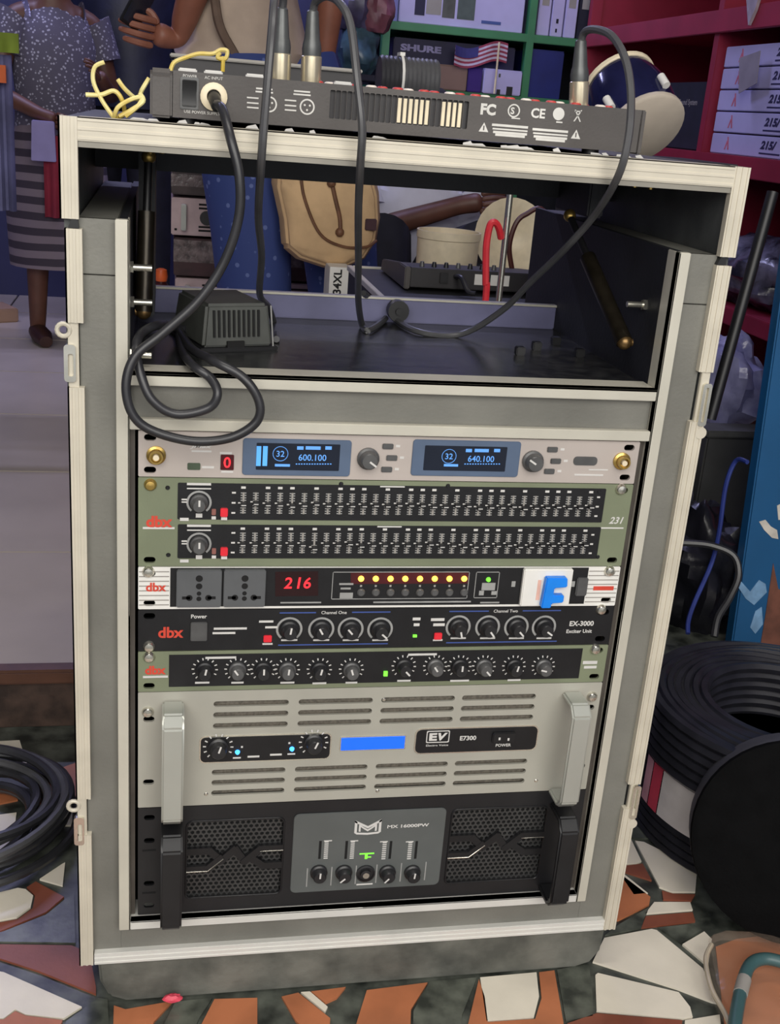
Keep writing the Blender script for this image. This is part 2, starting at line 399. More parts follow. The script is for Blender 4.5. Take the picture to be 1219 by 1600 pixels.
for nm, x0, yy, wd, tm, tc_ in (('a cool violet tube over the clothes rail', -.9, 3.0, 30, M_TUBE, (.58, .58, 1.0)), ('a cool violet tube over the green shelf', .9, 2.95, 22, M_TUBE, (.58, .58, 1.0)), ('a neutral white tube over the rack case', .2, -.35, 13, M_TUBN, (1, .96, .89))):
    t = thing('ceiling_tube_lamp', 'white ceiling batten with %s' % nm, 'lamp', (x0, yy, 2.86))
    part('batten', MB().box(x0-.62, x0+.62, yy-.03, yy+.03, 2.86, 2.90), M_STRIP, t, .004)
    part('tube', MB().cyl((x0-.58, yy, 2.84), (x0+.58, yy, 2.84), .014, n=12), tm, t)
    a = area('tube_light', (x0, yy, 2.81), (x0, yy, 0), 1.16, .05, wd, tc_); a.parent = t; a.matrix_parent_inverse = BASE[t.name]

# ------------------------------------------------------------------ flight case
UU = .04445; ZT = .65
XL, XR, ZB, ZTOP, DEP = -.064, .547, .058, .913, .45
case = thing('flight_case', 'grey rack case with silver aluminium edges holding the stacked audio units', 'rack case', (.2413, 0, ZB))
part('side_panel', MB().box(XL+.003, XL+.012, .004, DEP, ZB+.003, ZTOP-.003), M_PLYD, case)
part('side_panel', MB().box(XR-.012, XR-.003, .004, DEP, ZB+.003, ZTOP-.003), M_PLYD, case)
part('top_board', MB().box(XL+.003, XR-.003, .004, DEP, ZTOP-.012, ZTOP-.001), M_PLYD, case)
part('bottom_board', MB().box(XL+.012, XR-.012, .006, DEP, ZB+.002, ZB+.012), M_PLYD, case)
part('back_panel', MB().box(XL+.012, XR-.012, DEP-.009, DEP, ZB+.012, .69), M_IN, case)
part('rear_header', MB().box(XL+.012, XR-.012, .292, .302, .857, ZTOP-.012), M_IN, case)
ZI, ZIT = .103, .834     # inner frame
part('inner_side_panel', MB().box(-.016, -.009, 0.004, DEP-.01, ZI+.014, ZIT), M_IN, case)
part('inner_side_panel', MB().box(.491, .498, 0.004, DEP-.01, ZI+.014, ZIT), M_IN, case)
part('shelf', MB().box(-.009, .491, .006, DEP-.012, .688, .700), mat('speckled_black_shelf', (36, 37, 39), .26, 0, .25, 60, .05, 120, col2=(58, 58, 58)), case)
part('rear_apron', MB().box(-.009, .491, .315, .322, .700, .727), M_APR, case, .001, label='slate-grey low rear lip of the shelf')
part('apron_edge', MB().box(-.009, .491, .3135, .3235, .727, .7295), M_ALU, case)
# grey fascia boards between outer and inner frames (a seam at z .786 splits the side boards)
for x0, x1 in ((XL+.014, -.017), (.499, XR-.014)):
    part('fascia_board', MB().box(x0, x1, .004, .012, ZB+.012, .7852), M_PLY, case, .0006)
    part('fascia_board', MB().box(x0, x1, .004, .012, .7862, .8325), M_PLY, case, .0006)
    part('ledge', MB().box(x0, x1, .006, DEP-.012, .8245, .8325), M_PLY, case, .0008)
part('fascia_board', MB().box(-.018, .500, .004, .012, ZB+.012, ZI), M_PLY, case, .0006)
part('fascia_board', MB().box(-.007, .489, .004, .012, .660, .692), M_PLY, case, .0006)
# extruded aluminium: ridged L profile along a line on the front
def profile_v(x0, x1, z0, z1, side):
    b = MB().box(x0, x1, -.003, .005, z0, z1)
    wv = x1-x0
    for q in (.18, .55, .92): b.box(x0+wv*q-.0011, x0+wv*q+.0011, -.0038, -.003, z0, z1)
    if side: b.box(x0 if side < 0 else x1-.0018, x0+.0018 if side < 0 else x1, -.003, .035, z0, z1)
    return b
def profile_h(x0, x1, z0, z1, side=0):
    b = MB().box(x0, x1, -.003, .005, z0, z1); h = z1-z0
    for q in (.12, .52, .9): b.box(x0, x1, -.0038, -.003, z0+h*q-.0011, z0+h*q+.0011)
    if side: b.box(x0, x1, -.003, .035, z0 if side < 0 else z1-.0018, z0+.0018 if side < 0 else z1)
    return b
for z0, z1, dx in ((.832, ZTOP, 0), (.745, .824, .0035), (.265, .688, .0035), (ZB, .222, .0035)):
    part('edge_trim', profile_v(XL+dx, XL+.0155+dx*.7, z0, z1, -1), M_ALUW, case)
for z0, z1, dx in ((.832, ZTOP, 0), (.722, .824, .002), (.256, .672, .002), (ZB, .224, .002)):
    part('edge_trim', profile_v(XR-.0155-dx*.7, XR-dx, z0, z1, 1), M_ALUW, case)
part('edge_trim', profile_h(XL+.0155, XR-.0155, ZTOP-.0185, ZTOP, 1), M_ALUW, case)
part('edge_channel', MB().box(XL+.0155, XR-.0155, -.0015, .006, ZTOP-.0235, ZTOP-.0185), mat('dull_aluminium', (140, 136, 126), .5, .3, .1, 20), case)
part('edge_trim', profile_h(XL+.019, XR-.017, ZB, ZB+.014, -1), M_ALUB, case)
# worn chips of lining curling over the top edge
b = MB()
for k in range(26):
    x = XL+.03+random.random()*(XR-XL-.06); l = .004+random.random()*.012
    b.add([(x, .03, ZTOP+.0003), (x+l, .031, ZTOP+.0003), (x+l*.8, .036, ZTOP+.003*random.random()+.001), (x+l*.2, .037, ZTOP+.002)], [(0,1,2,3)])
part('peeling_lining', b, M_WHITE, case, label='flakes of pale lining along the top edge', kind='stuff')
# inner frame
for b in (MB().box(-.019, -.0075, -.006, .003, ZI, ZIT).box(-.0095, -.0075, -.006, .02, ZI, ZIT),
          MB().box(.4895, .501, -.006, .003, ZI, ZIT).box(.4895, .4915, -.006, .02, ZI, ZIT),
          MB().box(-.0075, .4895, -.006, .003, ZI, ZI+.0105).box(-.0075, .4895, -.006, .03, ZI+.0085, ZI+.0105),
          MB().box(-.0075, .4895, -.005, .004, .692, .7035).box(-.0075, .4895, -.005, .03, .7005, .7035),
          MB().box(-.0075, .4895, -.005, .004, .6515, .6615)):
    part('inner_edge_trim', b, M_ALUB if min(v[2] for v in b.v) < .11 and max(v[2] for v in b.v) < .12 else M_ALU, case, .0006)
for x0, x1 in ((-.0075, -.003), (.4855, .4895)):
    part('rack_rail', MB().box(x0, x1, .006, .03, ZI+.0105, .6515), M_CHROME if 0 else mat('rail_steel', (96, 90, 84), .5, .4, .2, 20), case)
# latches
def latch_left(z, ring):
    l = part('latch', MB().box(XL+.0045, XL+.0135, -.001, .004, z-.052, z+.02), M_ALUW, case, .0006, label='butterfly latch plate on the left edge')
    part('catch', MB().plate(rrect(XL+.001, XL+.011, z-.045, z-.012, .003), [rrect(XL+.0045, XL+.009, z-.04, z-.02, .0015)], -.004, .002, XZ), M_CHROME, l)
    R = [(XL+.001+.0055*math.cos(a), 0.0, z+.0055*math.sin(a)) for a in [2*PI*k/14 for k in range(14)]]
    if ring: part('ring', MB().tube(R, .0022, 8, True, 0), M_ALUW, l)
latch_left(.738, True); latch_left(.256, True)
def latch_right(z):
    l = part('latch', MB().box(XR-.012, XR-.003, -.001, .004, z-.05, z+.022), M_ALUW, case, .0006, label='butterfly latch plate on the right edge')
    part('catch', MB().plate(rrect(XR-.0095, XR-.0005, z-.035, z+.008, .003), [rrect(XR-.0065, XR-.0035, z-.031, z+.004, .001)], -.0045, .002, XZ), M_CHROME, l)
    part('boss', MB().cyl((XR-.004, -.004, z-.042), (XR-.004, .006, z-.042), .006), M_ALUW, l)
latch_right(.703); latch_right(.246)
for x in (XL+.0115, XR-.0115):
    part('lid_stop', MB().prism([(x-.005, .8245), (x+.004, .8245), (x+.003, .832), (x-.002, .832)], -.002, .006, XZ), M_BLACK, case)
# bolts through the inner walls
def bolt(x, y, z, d):
    k = part('bolt', MB().cyl((x, y, z), (x+d*.004, y, z), .0055, n=6).cyl((x+d*.004, y, z), (x+d*.02, y, z), .003), M_CHROME, case)
bolt(-.009, .03, .790, 1); bolt(-.009, .05, .756, 1); bolt(.491, .055, .775, -1); bolt(-.009, .02, .714, 1)
# gas struts that hold the lifting top
def strut(p0, p1, m):
    p0 = Vector(p0); p1 = Vector(p1); q = p0.lerp(p1, .35)
    g = part('gas_strut', MB().cyl(q, p1, .0085, n=14), m, case, label='dark gas strut with brass-coloured end')
    part('rod', MB().cyl(p0, q, .004, n=10), M_PNL, g)
    part('ball_joint', MB().sphere(p1, .0078, 12).cyl(p1, p1+Vector((.008 if p1.x > .2 else -.008, 0, 0)), .004), mat('dull_brass', (126, 100, 64), .35, .8, .2, 60), g)
    part('ball_joint', MB().sphere(p0, .007, 12), M_BRASS, g)
M_ST = mat('strut_bronze', (44, 39, 31), .3, .6, .3, 60)
strut((.452, .20, .845), (.472, .05, .738), M_ST)
strut((.006, .15, .878), (.002, .12, .735), M_ST)
for (x, y) in ((.007, .14), (.018, .165), (at(1018, 288, y=.14).x, .14), (at(992, 294, y=.16).x, .16)):
    h = part('hinge_bolt', MB().cyl((x, y, ZTOP-.012), (x, y, ZTOP-.032), .0028, n=8).cyl((x, y, ZTOP-.018), (x, y, ZTOP-.022), .0062, n=6), M_BRASS, case)
part('side_rail', MB().box(.468, .486, .19, .30, .845, .90), M_IN, case, .002)
part('side_rail', MB().box(-.004, .012, .17, .30, .72, .90), M_IN, case, .002)
k = part('wheel_bumper', MB().cyl((.292, .3125, .716), (.292, .298, .716), .0125, n=20).cyl((.292, .298, .716), (.292, .295, .716), .004), M_BLACK, case, label='small black round bumper on the rear lip')
for (px, py) in ((812, 553), (905, 556), (868, 537), (838, 545)):
    p = at(px, py, z=.701); part('stud', MB().box(p.x-.005, p.x+.005, p.y-.005, p.y+.005, .700, .709), M_BLACK, case, .001)
solo('base_board', MB().prism([(-.042, .0575), (-.040, .030), (-.030, .008), (-.012, 0), (.505, 0), (.524, .006), (.534, .022), (.536, .0575)], .002, .46, XZ), M_BASE, 'dusty grey round-cornered board lying on the floor under the rack case', 'board', .003)

# ------------------------------------------------------------------ rack units
def F(px, py, y=0):
    p = at(px, py, y=y); return p.x, p.z
def oval(x, z, w_, h): return rrect(x-w_/2, x+w_/2, z-h/2, z+h/2, min(w_, h)*.499, 4)
RW = .4826
def ear_slots(z0, z1):
    H = []
    n = round((z1-z0)/UU)
    zz = [z0+.0064, z1-.0064] if n == 1 else ([z0+.0064, z1-.0064] if n == 2 else [z0+.030, z1-.030])
    return [oval(x, z, .011, .0062) for x in (.0105, RW-.0105) for z in zz]
def unit(name, label, z0, z1, m, extra=(), slots=True, depth=.26):
    t = thing(name, label, 'rack unit', (RW/2, 0, z0))
    holes = (ear_slots(z0+.0004, z1-.0004) if slots else [])+list(extra)
    part('front_panel', MB().plate(rrect(0, RW, z0+.0004, z1-.0004, .0008, 1), holes, 0, .003, XZ), m, t)
    part('chassis', MB().box(.018, RW-.018, .0075, depth, z0+.0015, z1-.0015), M_VOID, t)
    return t
def knob(t, px, py, r, m=None, pt=0, dial=None, y=0, h=.011, mm=None):
    x, z = F(px, py, y)
    k = part('knob', MB().lathe([(r, 0), (r, .003), (r*.82, .0042), (r*.76, h), (r*.66, h+.0012)], (x, y, z), (0, -1, 0), 20), m or M_KNOB, t)
    d = Vector((math.sin(pt), 0, math.cos(pt))); n = Vector((d.z, 0, -d.x)); o = Vector((x, y-h-.0014, z))
    part('pointer', MB().add([o+n*.0009, o-n*.0009, o-n*.0009+d*r*.75, o+n*.0009+d*r*.75], [(0,1,2,3)]), mm or M_WHITE, k)
    if dial:
        b = MB(); n = 22
        for i in range(n):
            a0 = -2.45+4.9*i/n; a1 = -2.45+4.9*(i+1)/n
            if dial == 'ticks' and i % 2: continue
            P = lambda a, q: (x+math.sin(a)*q, y-.0002, z+math.cos(a)*q)
            q0, q1 = (r*1.18, r*1.42) if dial == 'ring' else (r*1.2, r*1.5)
            if dial == 'ticks': a1 = a0+.10
            b.add([P(a0, q0), P(a1, q0), P(a1, q1), P(a0, q1)], [(0,1,2,3)])
        part('dial_marks', b, M_PALE if dial == 'ring' else M_WHITE, k)
    return k
def screw(t, px, py, m=None, r=.0058):
    x, z = F(px, py)
    part('screw', MB().lathe([(r, 0), (r, .0015), (r*.7, .004), (r*.15, .0046)], (x, 0, z), (0, -1, 0), 14), m or M_CHROME, t)
def label(b, t, px, py, h, **k):
    x, z = F(px, py); b.text(t, (x, -.0003, z), h, **k)
def dash(b, px, py, w_, h):                    # print too blurred to read: a plain bar of the same size
    x, z = F(px, py); b.box(x-w_/2, x+w_/2, -.0003, 0, z-h/2, z+h/2)
def rect(px0, py0, px1, py1):
    x0, z1 = F(px0, py0); x1, z0 = F(px1, py1); return x0, x1, z0, z1
def plaque(px0, py0, px1, py1, r, y0, y1):
    x0, x1, z0, z1 = rect(px0, py0, px1, py1)
    return MB().prism(rrect(x0, x1, z0, z1, r), y0, y1, XZ)

# --- wireless receiver (1U)
t = unit('wireless_receiver', 'champagne rack unit with two blue-lit displays, topmost in the rack', ZT-UU, ZT, M_CHAMP)
lw = MB(); lp = MB()
for (a, b_, dg, s2, cx) in (((380, 684), (546, 744), '600.100', ((401, 691), (529, 735)), 0), ((646, 686), (808, 745), '640.100', ((664, 695), (788, 736)), 1)):
    bz = part('display_bezel', plaque(a[0], a[1], b_[0], b_[1], .003, -.0016, 0), M_BEZ, t, .0005)
    scn = part('screen', plaque(s2[0][0], s2[0][1], s2[1][0], s2[1][1], .0008, -.0019, -.0016), M_SCR, bz)
    g = MB(); k0 = s2[0][0]
    def lt(s_, px, py, h, wd=None):
        x, z = F(px, py); g.text(s_, (x, -.0022, z), h, bold=.008, width=wd)
    lt(dg, k0+87, 714 if not cx else 716, .0062, .026); lt('32', k0+37, 708 if not cx else 712, .0058)
    for q in range(14):
        x, z = F(k0+62+q*4.1, 724); g.box(x-.0007, x+.0007, -.0022, -.0019, z-.0005, z+.0005)
    for q, (dx, wd) in enumerate(((68, .006), (88, .014), (112, .006))):
        x, z = F(k0+dx, 699+cx*4); g.box(x-wd/2, x+wd/2, -.0022, -.0019, z-.0016, z+.0016)
    x, z = F(k0+40, 726); g.box(x-.007, x+.007, -.0022, -.0019, z-.0012, z+.0012)
    x, z = F(k0+37, 708 if not cx else 712); g.plate(circ(x, z, .0072, 22), [circ(x, z, .0067, 22)], -.0022, -.0019, XZ)
    part('readout', g, M_LCD, bz)
    if not cx:
        g = MB()
        for q in (404, 414):
            x0, z1 = F(q-3, 696); x1, z0 = F(q+3, 727); g.box(x0, x1, -.0022, -.0019, z0, z1)
        part('signal_bars', g, M_LCDB, bz)
knob(t, 575, 716, .0106, M_KNOBG, 2.2); knob(t, 832, 720, .0106, M_KNOBG, -1)
for px, py in ((606, 697), (612, 715), (604, 733), (863, 702), (868, 720), (858, 736)):
    x, z = F(px, py); part('button', MB().box(x-.0052, x+.0052, -.0022, 0, z-.0026, z+.0026), M_KNOBG, t, .0006)
    dash(lw, px+16, py, .004, .0022)
for px, py in ((244, 711), (971, 720)):
    x, z = F(px, py); k = part('antenna_socket', MB().lathe([(.0088, 0), (.0088, .002), (.0066, .003), (.0062, .009), (.0048, .009), (.0048, .004)], (x, 0, z), (0, -1, 0), 18), M_BRASS, t)
    part('pin', MB().cyl((x, -.004, z), (x, -.0095, z), .0028, n=10), M_CREAM, k)
part('headphone_slot', plaque(897, 713, 932, 727, .0035, -.001, 0), M_KNOBG, t)
part('infrared_window', plaque(293, 723, 313, 734, .0012, -.0008, 0), mat('ir_window', (70, 82, 66), .3), t)
lr = part('channel_led', plaque(345, 710, 365, 734, .0008, -.0012, 0), M_LEDD, t)
x, z = F(355, 722); part('digit', MB().text('0', (x, -.0014, z), .0105, bold=.012, width=.0065), M_LEDR, lr)
label(lw, 'JMax', 314, 698, .0046, bold=.03, shear=.3, width=.020); dash(lw, 315, 705, .018, .0016)
for q in ((325, 730, .011, .002), (353, 708, .011, .002), (355, 737, .011, .0018), (920, 742, .03, .0016), (935, 734, .02, .0012)): dash(lw, *q)
part('lettering', lw, M_WHITE, t)

# --- graphic equaliser (2U)
z0, z1 = ZT-3*UU, ZT-UU
t = unit('graphic_equaliser', 'olive green two-row graphic equaliser with rows of faders, second from the top', z0, z1, M_OLIVE)
fk = MB().prism([(-.0026, -.0017), (.0026, -.0017), (.0026, .0017), (-.0026, .0017)], -.0075, -.001, XZ).mesh('fader_knob', M_KNOB, .0004)
lw = MB(); ld = MB()
slot = MB().box(-.0009, .0009, -.0006, 0, -.0105, .0105).mesh('fader_slot', M_GREYL)
slotd = MB().box(-.0033, .0033, -.0005, 0, -.0104, .0104)
FZ = []
for r_, (p0, p1, cy, ky, x0p, x1p) in enumerate((((278, 753), (940, 813), 789, 785, 380, 921), ((278, 819), (932, 872), 849, 850, 379, 912))):
    ax0, ax1, az0, az1 = rect(*p0, *p1); az0 = F(278, 811 if r_ == 0 else 872)[1]; az1 = F(278, 754 if r_ == 0 else 819)[1]
    ip = part('fader_strip', MB().prism(rrect(ax0, ax1, az0, az1, .001, 2), -.0007, .0001, XZ), M_PNL, t)
    zc = (az0+az1)/2-.001
    xs = [F(x0p, cy)[0]+(F(x1p, cy)[0]-F(x0p, cy)[0])*k/30 for k in range(31)]
    for k, x in enumerate(xs):
        part('fader_slot', slot, None, t, loc=(x, -.0007, zc))
        dz = random.choice((0, 0, 0, .0012, -.0012, -.004 if k % 6 == 0 else .0006))
        part('fader_knob', fk, None, t, loc=(x, -.0005, zc+dz))
        for q in (-.0098, -.0075, -.005, -.0026, .0026, .005, .0075, .0098): ld.box(x-.0026, x+.0026, -.0009, -.0006, zc+q-.0005, zc+q+.0005)
        lw.box(x-.0048, x-.0018, -.0010, -.0006, zc-.0006+dz, zc+.0006+dz); lw.box(x-.0022, x+.0022, -.0082, -.0078, zc+dz-.0004, zc+dz+.0004)
        if k % 2 == 0 or k % 3 == 0: lw.box(x-.0024, x+.0018, -.0010, -.0006, az1-.0048, az1-.0026)
    for q in (-.010, 0, .010): lw.box(xs[0]-.0108, xs[0]-.0072, -.001, -.0006, zc+q-.0008, zc+q+.0008); lw.box(xs[-1]+.0066, xs[-1]+.0098, -.001, -.0006, zc+q-.0008, zc+q+.0008)
    knob(t, 311, ky, .0082, M_KNOBG, 0, 'ring', y=-.0007)
    x, z = F(350, 801 if r_ == 0 else 862)
    part('bypass_button', MB().box(x-.0034, x+.0034, -.004, 0, z-.003, z+.005), M_REDB, t, .0006)
    part('clip_lamp', MB().box(x-.0115, x-.0075, -.002, 0, z-.002, z+.004), mat('dim_lamp', (140, 92, 84), .4), t, .0004)
    for q in ((311, ky-29, .022, .0022), (311, ky-22, .022, .0012), (288, ky-5, .005, .0014), (288, ky-1, .005, .0012), (288, ky+26, .008, .003), (311, ky+20, .006, .004)):
        x, z = F(q[0], q[1]); lw.box(x-q[2]/2, x+q[2]/2, -.001, -.0006, z-q[3]/2, z+q[3]/2)
    x, z = F(350, 808 if r_ == 0 else 869); lw.box(x-.0028, x+.0028, -.0042, -.0006, z-.0015, z+.0010); lw.box(x-.0115, x-.0075, -.001, -.0006, z-.002, z+.001)
    x = xs[12]+.004; lw.box(x-.012, x+.012, -.001, -.0006, az1-.0015, az1-.0002)
part('scale_marks', ld, M_PALE, t, kind='stuff')
x, z = F(963, 813); lw.text('231', (x, -.0003, z), .0074, bold=.02, shear=.3); dash(lw, 956, 825, .025, .0014); dash(lw, 248, 825, .029, .002)
part('lettering', lw, M_WHITE, t)
lr = MB(); x, z = F(249, 815); lr.text('dbx', (x, -.0003, z), .0115, bold=.04, width=.024); part('logo', lr, M_RED, t, label='red maker logo at the left end')
screw(t, 235, 757, M_BRASS); screw(t, 970, 764)
for px, py in ((533, 756), (700, 759), (262, 762), (263, 867), (936, 768), (934, 870)):
    x, z = F(px, py); part('rivet', MB().lathe([(.0022, 0), (.0016, .001)], (x, -.0004, z), (0, -1, 0), 10), M_PNL, t)

# --- power sequencer (1U)
z0, z1 = ZT-4*UU, ZT-3*UU
t = unit('power_sequencer', 'black power sequencer with white striped ends, two sockets and red digits', z0, z1, M_STRIP)
ax0 = F(266, 915)[0]; ax1 = F(916, 915)[0]
part('centre_plate', MB().box(ax0, ax1, -.0006, .0001, z0+.003, z1-.0012), M_PNL, t)
b = MB()
for k in range(8):
    zz = z0+.005+k*.0049
    for a, c in ((.0008, ax0-.001), (ax1+.001, RW-.0008)): b.box(a, c, -.0004, 0, zz-.0005, zz+.0005)
part('ear_stripes', b, M_GREYL, t)
for a, c in ((276, 345), (350, 413)):
    x0, x1, q0, q1 = rect(a, 889, c, 948); sk = part('power_socket', MB().prism(rrect(x0, x1, z0+.004, z1-.002, .0015, 2), -.005, 0, XZ), M_SOCK, t, .0006)
    cx = (x0+x1)/2; cz = (z0+z1)/2; b = MB()
    for dx, dz, r in ((0, .012, .0034), (0, .004, .0031), (0, -.0035, .0022), (0, -.009, .0024), (-.009, -.008, .0031), (.009, -.008, .0031)): b.cyl((cx+dx, -.0052, cz+dz), (cx+dx, -.0047, cz+dz), r, n=12)
    for sx in (-1, 1): b.box(cx+sx*.012-.0038, cx+sx*.012+.0038, -.0052, -.0048, cz-.0095, cz-.0065)
    part('pin_holes', b, M_VOID, sk)
wn = part('voltage_window', MB().prism([F(430, 893), F(430, 931), F(497, 930), F(497, 892)], -.0012, -.0006, XZ), mat('dark_red_window', (40, 16, 18), .25), t)
b = MB()
for ch, px in (('2', 450), ('1', 467), ('6', 480)):
    x, z = F(px, 910); b.text(ch, (x, -.0014, z), .0118, bold=.014, shear=.12)
part('digits', b, M_LEDR, wn)
lw = MB()
def frame_line(px0, py0, px1, py1, th=.0007):
    x0, zt = F(px0, py0); x1, _ = F(px1, py0); zb = F(px0, py1)[1]
    for q in ((x0, x1, zt-th, zt), (x0, x1, zb, zb+th), (x0, x0+th, zb, zt), (x1-th, x1, zb, zt)): lw.box(q[0], q[1], -.001, -.0006, q[2], q[3])
frame_line(520, 893, 734, 936); frame_line(744, 893, 781, 934)
part('lamp_field', MB().prism([F(548, 894.5), F(548, 912), F(732, 911), F(732, 894)], -.0009, -.0006, XZ), mat('dark_red_field', (70, 14, 20), .4), t)
ledm = MB().lathe([(.003, 0), (.003, .001), (.002, .0026), (.0005, .003)], (0, 0, 0), (0, -1, 0), 12).mesh('lamp', M_LEDY)
swm = MB().lathe([(.0042, 0), (.0042, .001), (.003, .0024)], (0, 0, 0), (0, -1, 0), 12).mesh('switch', M_KNOBG)
for k in range(8):
    x, z = F(564+k*23, 903.5); part('lamp', ledm, None, t, loc=(x, -.0009, z))
    x, z = F(564+k*23, 925); part('switch', swm, None, t, loc=(x, -.0006, z))
    x, z = F(564+k*23, 915); lw.box(x-.001, x+.001, -.001, -.0006, z-.001, z+.001)
for q in ((541, 912, .014, .002), (540, 919, .010, .002), (541, 930, .013, .006), (763, 916, .014, .008), (752, 926, .005, .005), (772, 926, .006, .004), (660, 940, .10, .0016), (470, 941, .04, .0014), (765, 941, .02, .0016), (802, 912, .004, .006), (895, 912, .004, .006)):
    x, z = F(q[0], q[1]); lw.box(x-q[2]/2, x+q[2]/2, -.001, -.0006, z-q[3]/2, z+q[3]/2)
part('lettering', lw, M_PALE, t)
x, z = F(763, 905); part('ready_lamp', MB().lathe([(.0026, 0), (.002, .002)], (x, -.0006, z), (0, -1, 0), 10), M_LEDG, t)
x0, x1, q0, q1 = rect(817, 889, 886, 942)
bk = part('circuit_breaker', MB().box(x0, x1, -.006, 0, z0+.003, z1-.001), M_STRIP, t, .001)
hx = x1-x0; mz = (z0+z1)/2; ea = x0+hx*.38
b = MB().prism([(ea, mz-.018), (ea+hx*.20, mz-.018), (ea+hx*.20, mz-.013), (ea+hx*.44, mz-.012), (ea+hx*.44, mz-.004), (ea+hx*.22, mz-.004), (ea+hx*.22, mz+.004), (ea+hx*.48, mz+.005), (ea+hx*.46, mz+.015), (ea+hx*.04, mz+.015)], -.014, -.006, XZ)
part('lever', b, M_BLUP, bk, .001, label='bright blue breaker lever')
part('breaker_label', MB().box(x0+hx*.30, x0+hx*.37, -.0064, -.006, mz-.012, mz+.010), mat('pink_print', (226, 178, 160), .6), bk)
x, z = F(908, 914); part('rocker_switch', MB().box(x-.006, x+.006, -.004, 0, z-.011, z+.009), M_KNOBG, t, .001)
b = MB(); x, z = F(244, 917); b.text('dbx', (x, -.0006, z), .0092, bold=.03, width=.019); x, z = F(943, 919); b.box(x-.011, x+.011, -.0006, 0, z-.0022, z+.0022)
part('logo', b, M_RED, t, label='red maker logo and red tag on the striped ends')
screw(t, 232, 893); screw(t, 952, 892)

# --- exciter (1U)
z0, z1 = ZT-5*UU, ZT-4*UU
t = unit('exciter', 'charcoal exciter with eight knobs in two groups ruled in blue', z0, z1, M_PNL)
lw = MB(); bl = MB()
for px, a in ((452, .15), (502, -.5), (548, -.7), (594, 2.3)): knob(t, px, 983, .0092, M_KNOB, a, 'ring')
for px, a in ((716, 2.9), (762, 2.5), (807, 2.4), (850, 2.2)): knob(t, px, 979.5, .0092, M_KNOB, a, 'ring')
for a, c, mid in ((437, 610, 522), (702, 876, 790)):
    x0 = F(a, 958)[0]; x1 = F(c, 958)[0]; xm = F(mid, 958)[0]
    for q in ((x0, xm-.018), (xm+.018, x1)): bl.box(q[0], q[1], -.0003, 0, z1-.0052, z1-.004)
    bl.box(x0, x1, -.0003, 0, z0+.0042, z0+.0054)
    lw.text('Channel One' if mid < 600 else 'Channel Two', (xm, -.0003, z1-.0046), .0034, bold=.01)
    for k in range(4): dash(lw, (452, 502, 548, 594)[k] if mid < 600 else (716, 762, 807, 850)[k], 1000 if mid < 600 else 997, .016, .0018)
part('ruled_lines', bl, M_BLUL, t)
sw = part('power_switch', MB().prism(rrect(*[F(298, 972)[0], F(324, 972)[0], F(310, 1000)[1], F(310, 971)[1]], .001, 2), -.003, 0, XZ), M_KNOBG, t, .0006)
label(lw, 'Power', 311, 963, .0042, bold=.02)
for q in ((360, 982, .032, .0022), (350, 989, .022, .0022), (416, 971, .014, .0022), (424, 980, .012, .0022), (418, 1006, .010, .0018), (651, 967, .008, .003), (684, 968, .014, .003), (651, 976, .006, .003), (686, 976, .012, .003), (684, 1000, .010, .0018)): dash(lw, *q)
label(lw, 'EX-3000', 909, 974, .0058, bold=.03); label(lw, 'Exciter Unit', 905, 986, .0042, bold=.02)
part('lettering', lw, M_WHITE, t)
b = MB(); x, z = F(267, 988); b.text('dbx', (x, -.0003, z), .0118, bold=.03, width=.024); part('logo', b, M_RED, t, label='orange-red maker logo')
for px, py in ((418, 997), (684, 993)):
    x, z = F(px, py); part('mode_button', MB().box(x-.004, x+.004, -.003, 0, z-.0035, z+.0035), M_REDB, t, .0006)
x, z = F(648, 993); part('status_lamp', MB().box(x-.002, x+.002, -.002, 0, z-.0012, z+.0012), M_LEDG, t)
screw(t, 233, 1010); screw(t, 939, 952)

# --- crossover (1U)
z0, z1 = ZT-6*UU, ZT-5*UU
t = unit('crossover', 'olive-ended black crossover with a dozen knobs just above the silver amplifier', z0, z1, M_OLIVE)
part('centre_plate', MB().box(F(264, 1050)[0], F(906, 1045)[0], -.0006, .0001, z0+.0055, z1-.004), M_PNL, t)
lw = MB()
for k, px in enumerate((320, 371, 411, 449, 499, 549)): knob(t, px, 1046, .0085, M_KNOBG if k % 2 else M_KNOB, (.2, -.6, 0, .1, .2, -.3)[k], 'ticks', y=-.0006)
for k, px in enumerate((631, 680, 718, 756, 803, 849)): knob(t, px, 1041, .0085, M_KNOBG if k % 2 else M_KNOB, (2.4, -.6, 0, 2.4, .2, -1.3)[k], 'ticks', y=-.0006)
for q in ((316, 1066, .014, .002), (371, 1066, .012, .002), (449, 1066, .014, .002), (499, 1067, .014, .002), (549, 1066, .012, .002), (631, 1063, .014, .002), (718, 1063, .02, .002), (803, 1062, .014, .002), (345, 1027, .03, .0022), (660, 1022, .03, .0022), (243, 1057, .024, .002)):
    x, z = F(q[0], q[1]); lw.box(x-q[2]/2, x+q[2]/2, -.001, 0, z-q[3]/2, z+q[3]/2)
x, z = F(922, 1035); lw.box(x-.008, x+.008, -.0004, 0, z-.0018, z+.0018); lw.box(x-.006, x+.008, -.0004, 0, z-.007, z-.004)
part('lettering', lw, M_WHITE, t)
x, z = F(602, 1052); part('status_lamp', MB().box(x-.002, x+.002, -.003, 0, z-.002, z+.003), M_LEDG, t)
b = MB(); x, z = F(243, 1047); b.text('dbx', (x, -.0003, z), .0095, bold=.04, width=.02); part('logo', b, M_RED, t, label='red maker logo at the left end')
screw(t, 233, 1026); screw(t, 930, 1014)

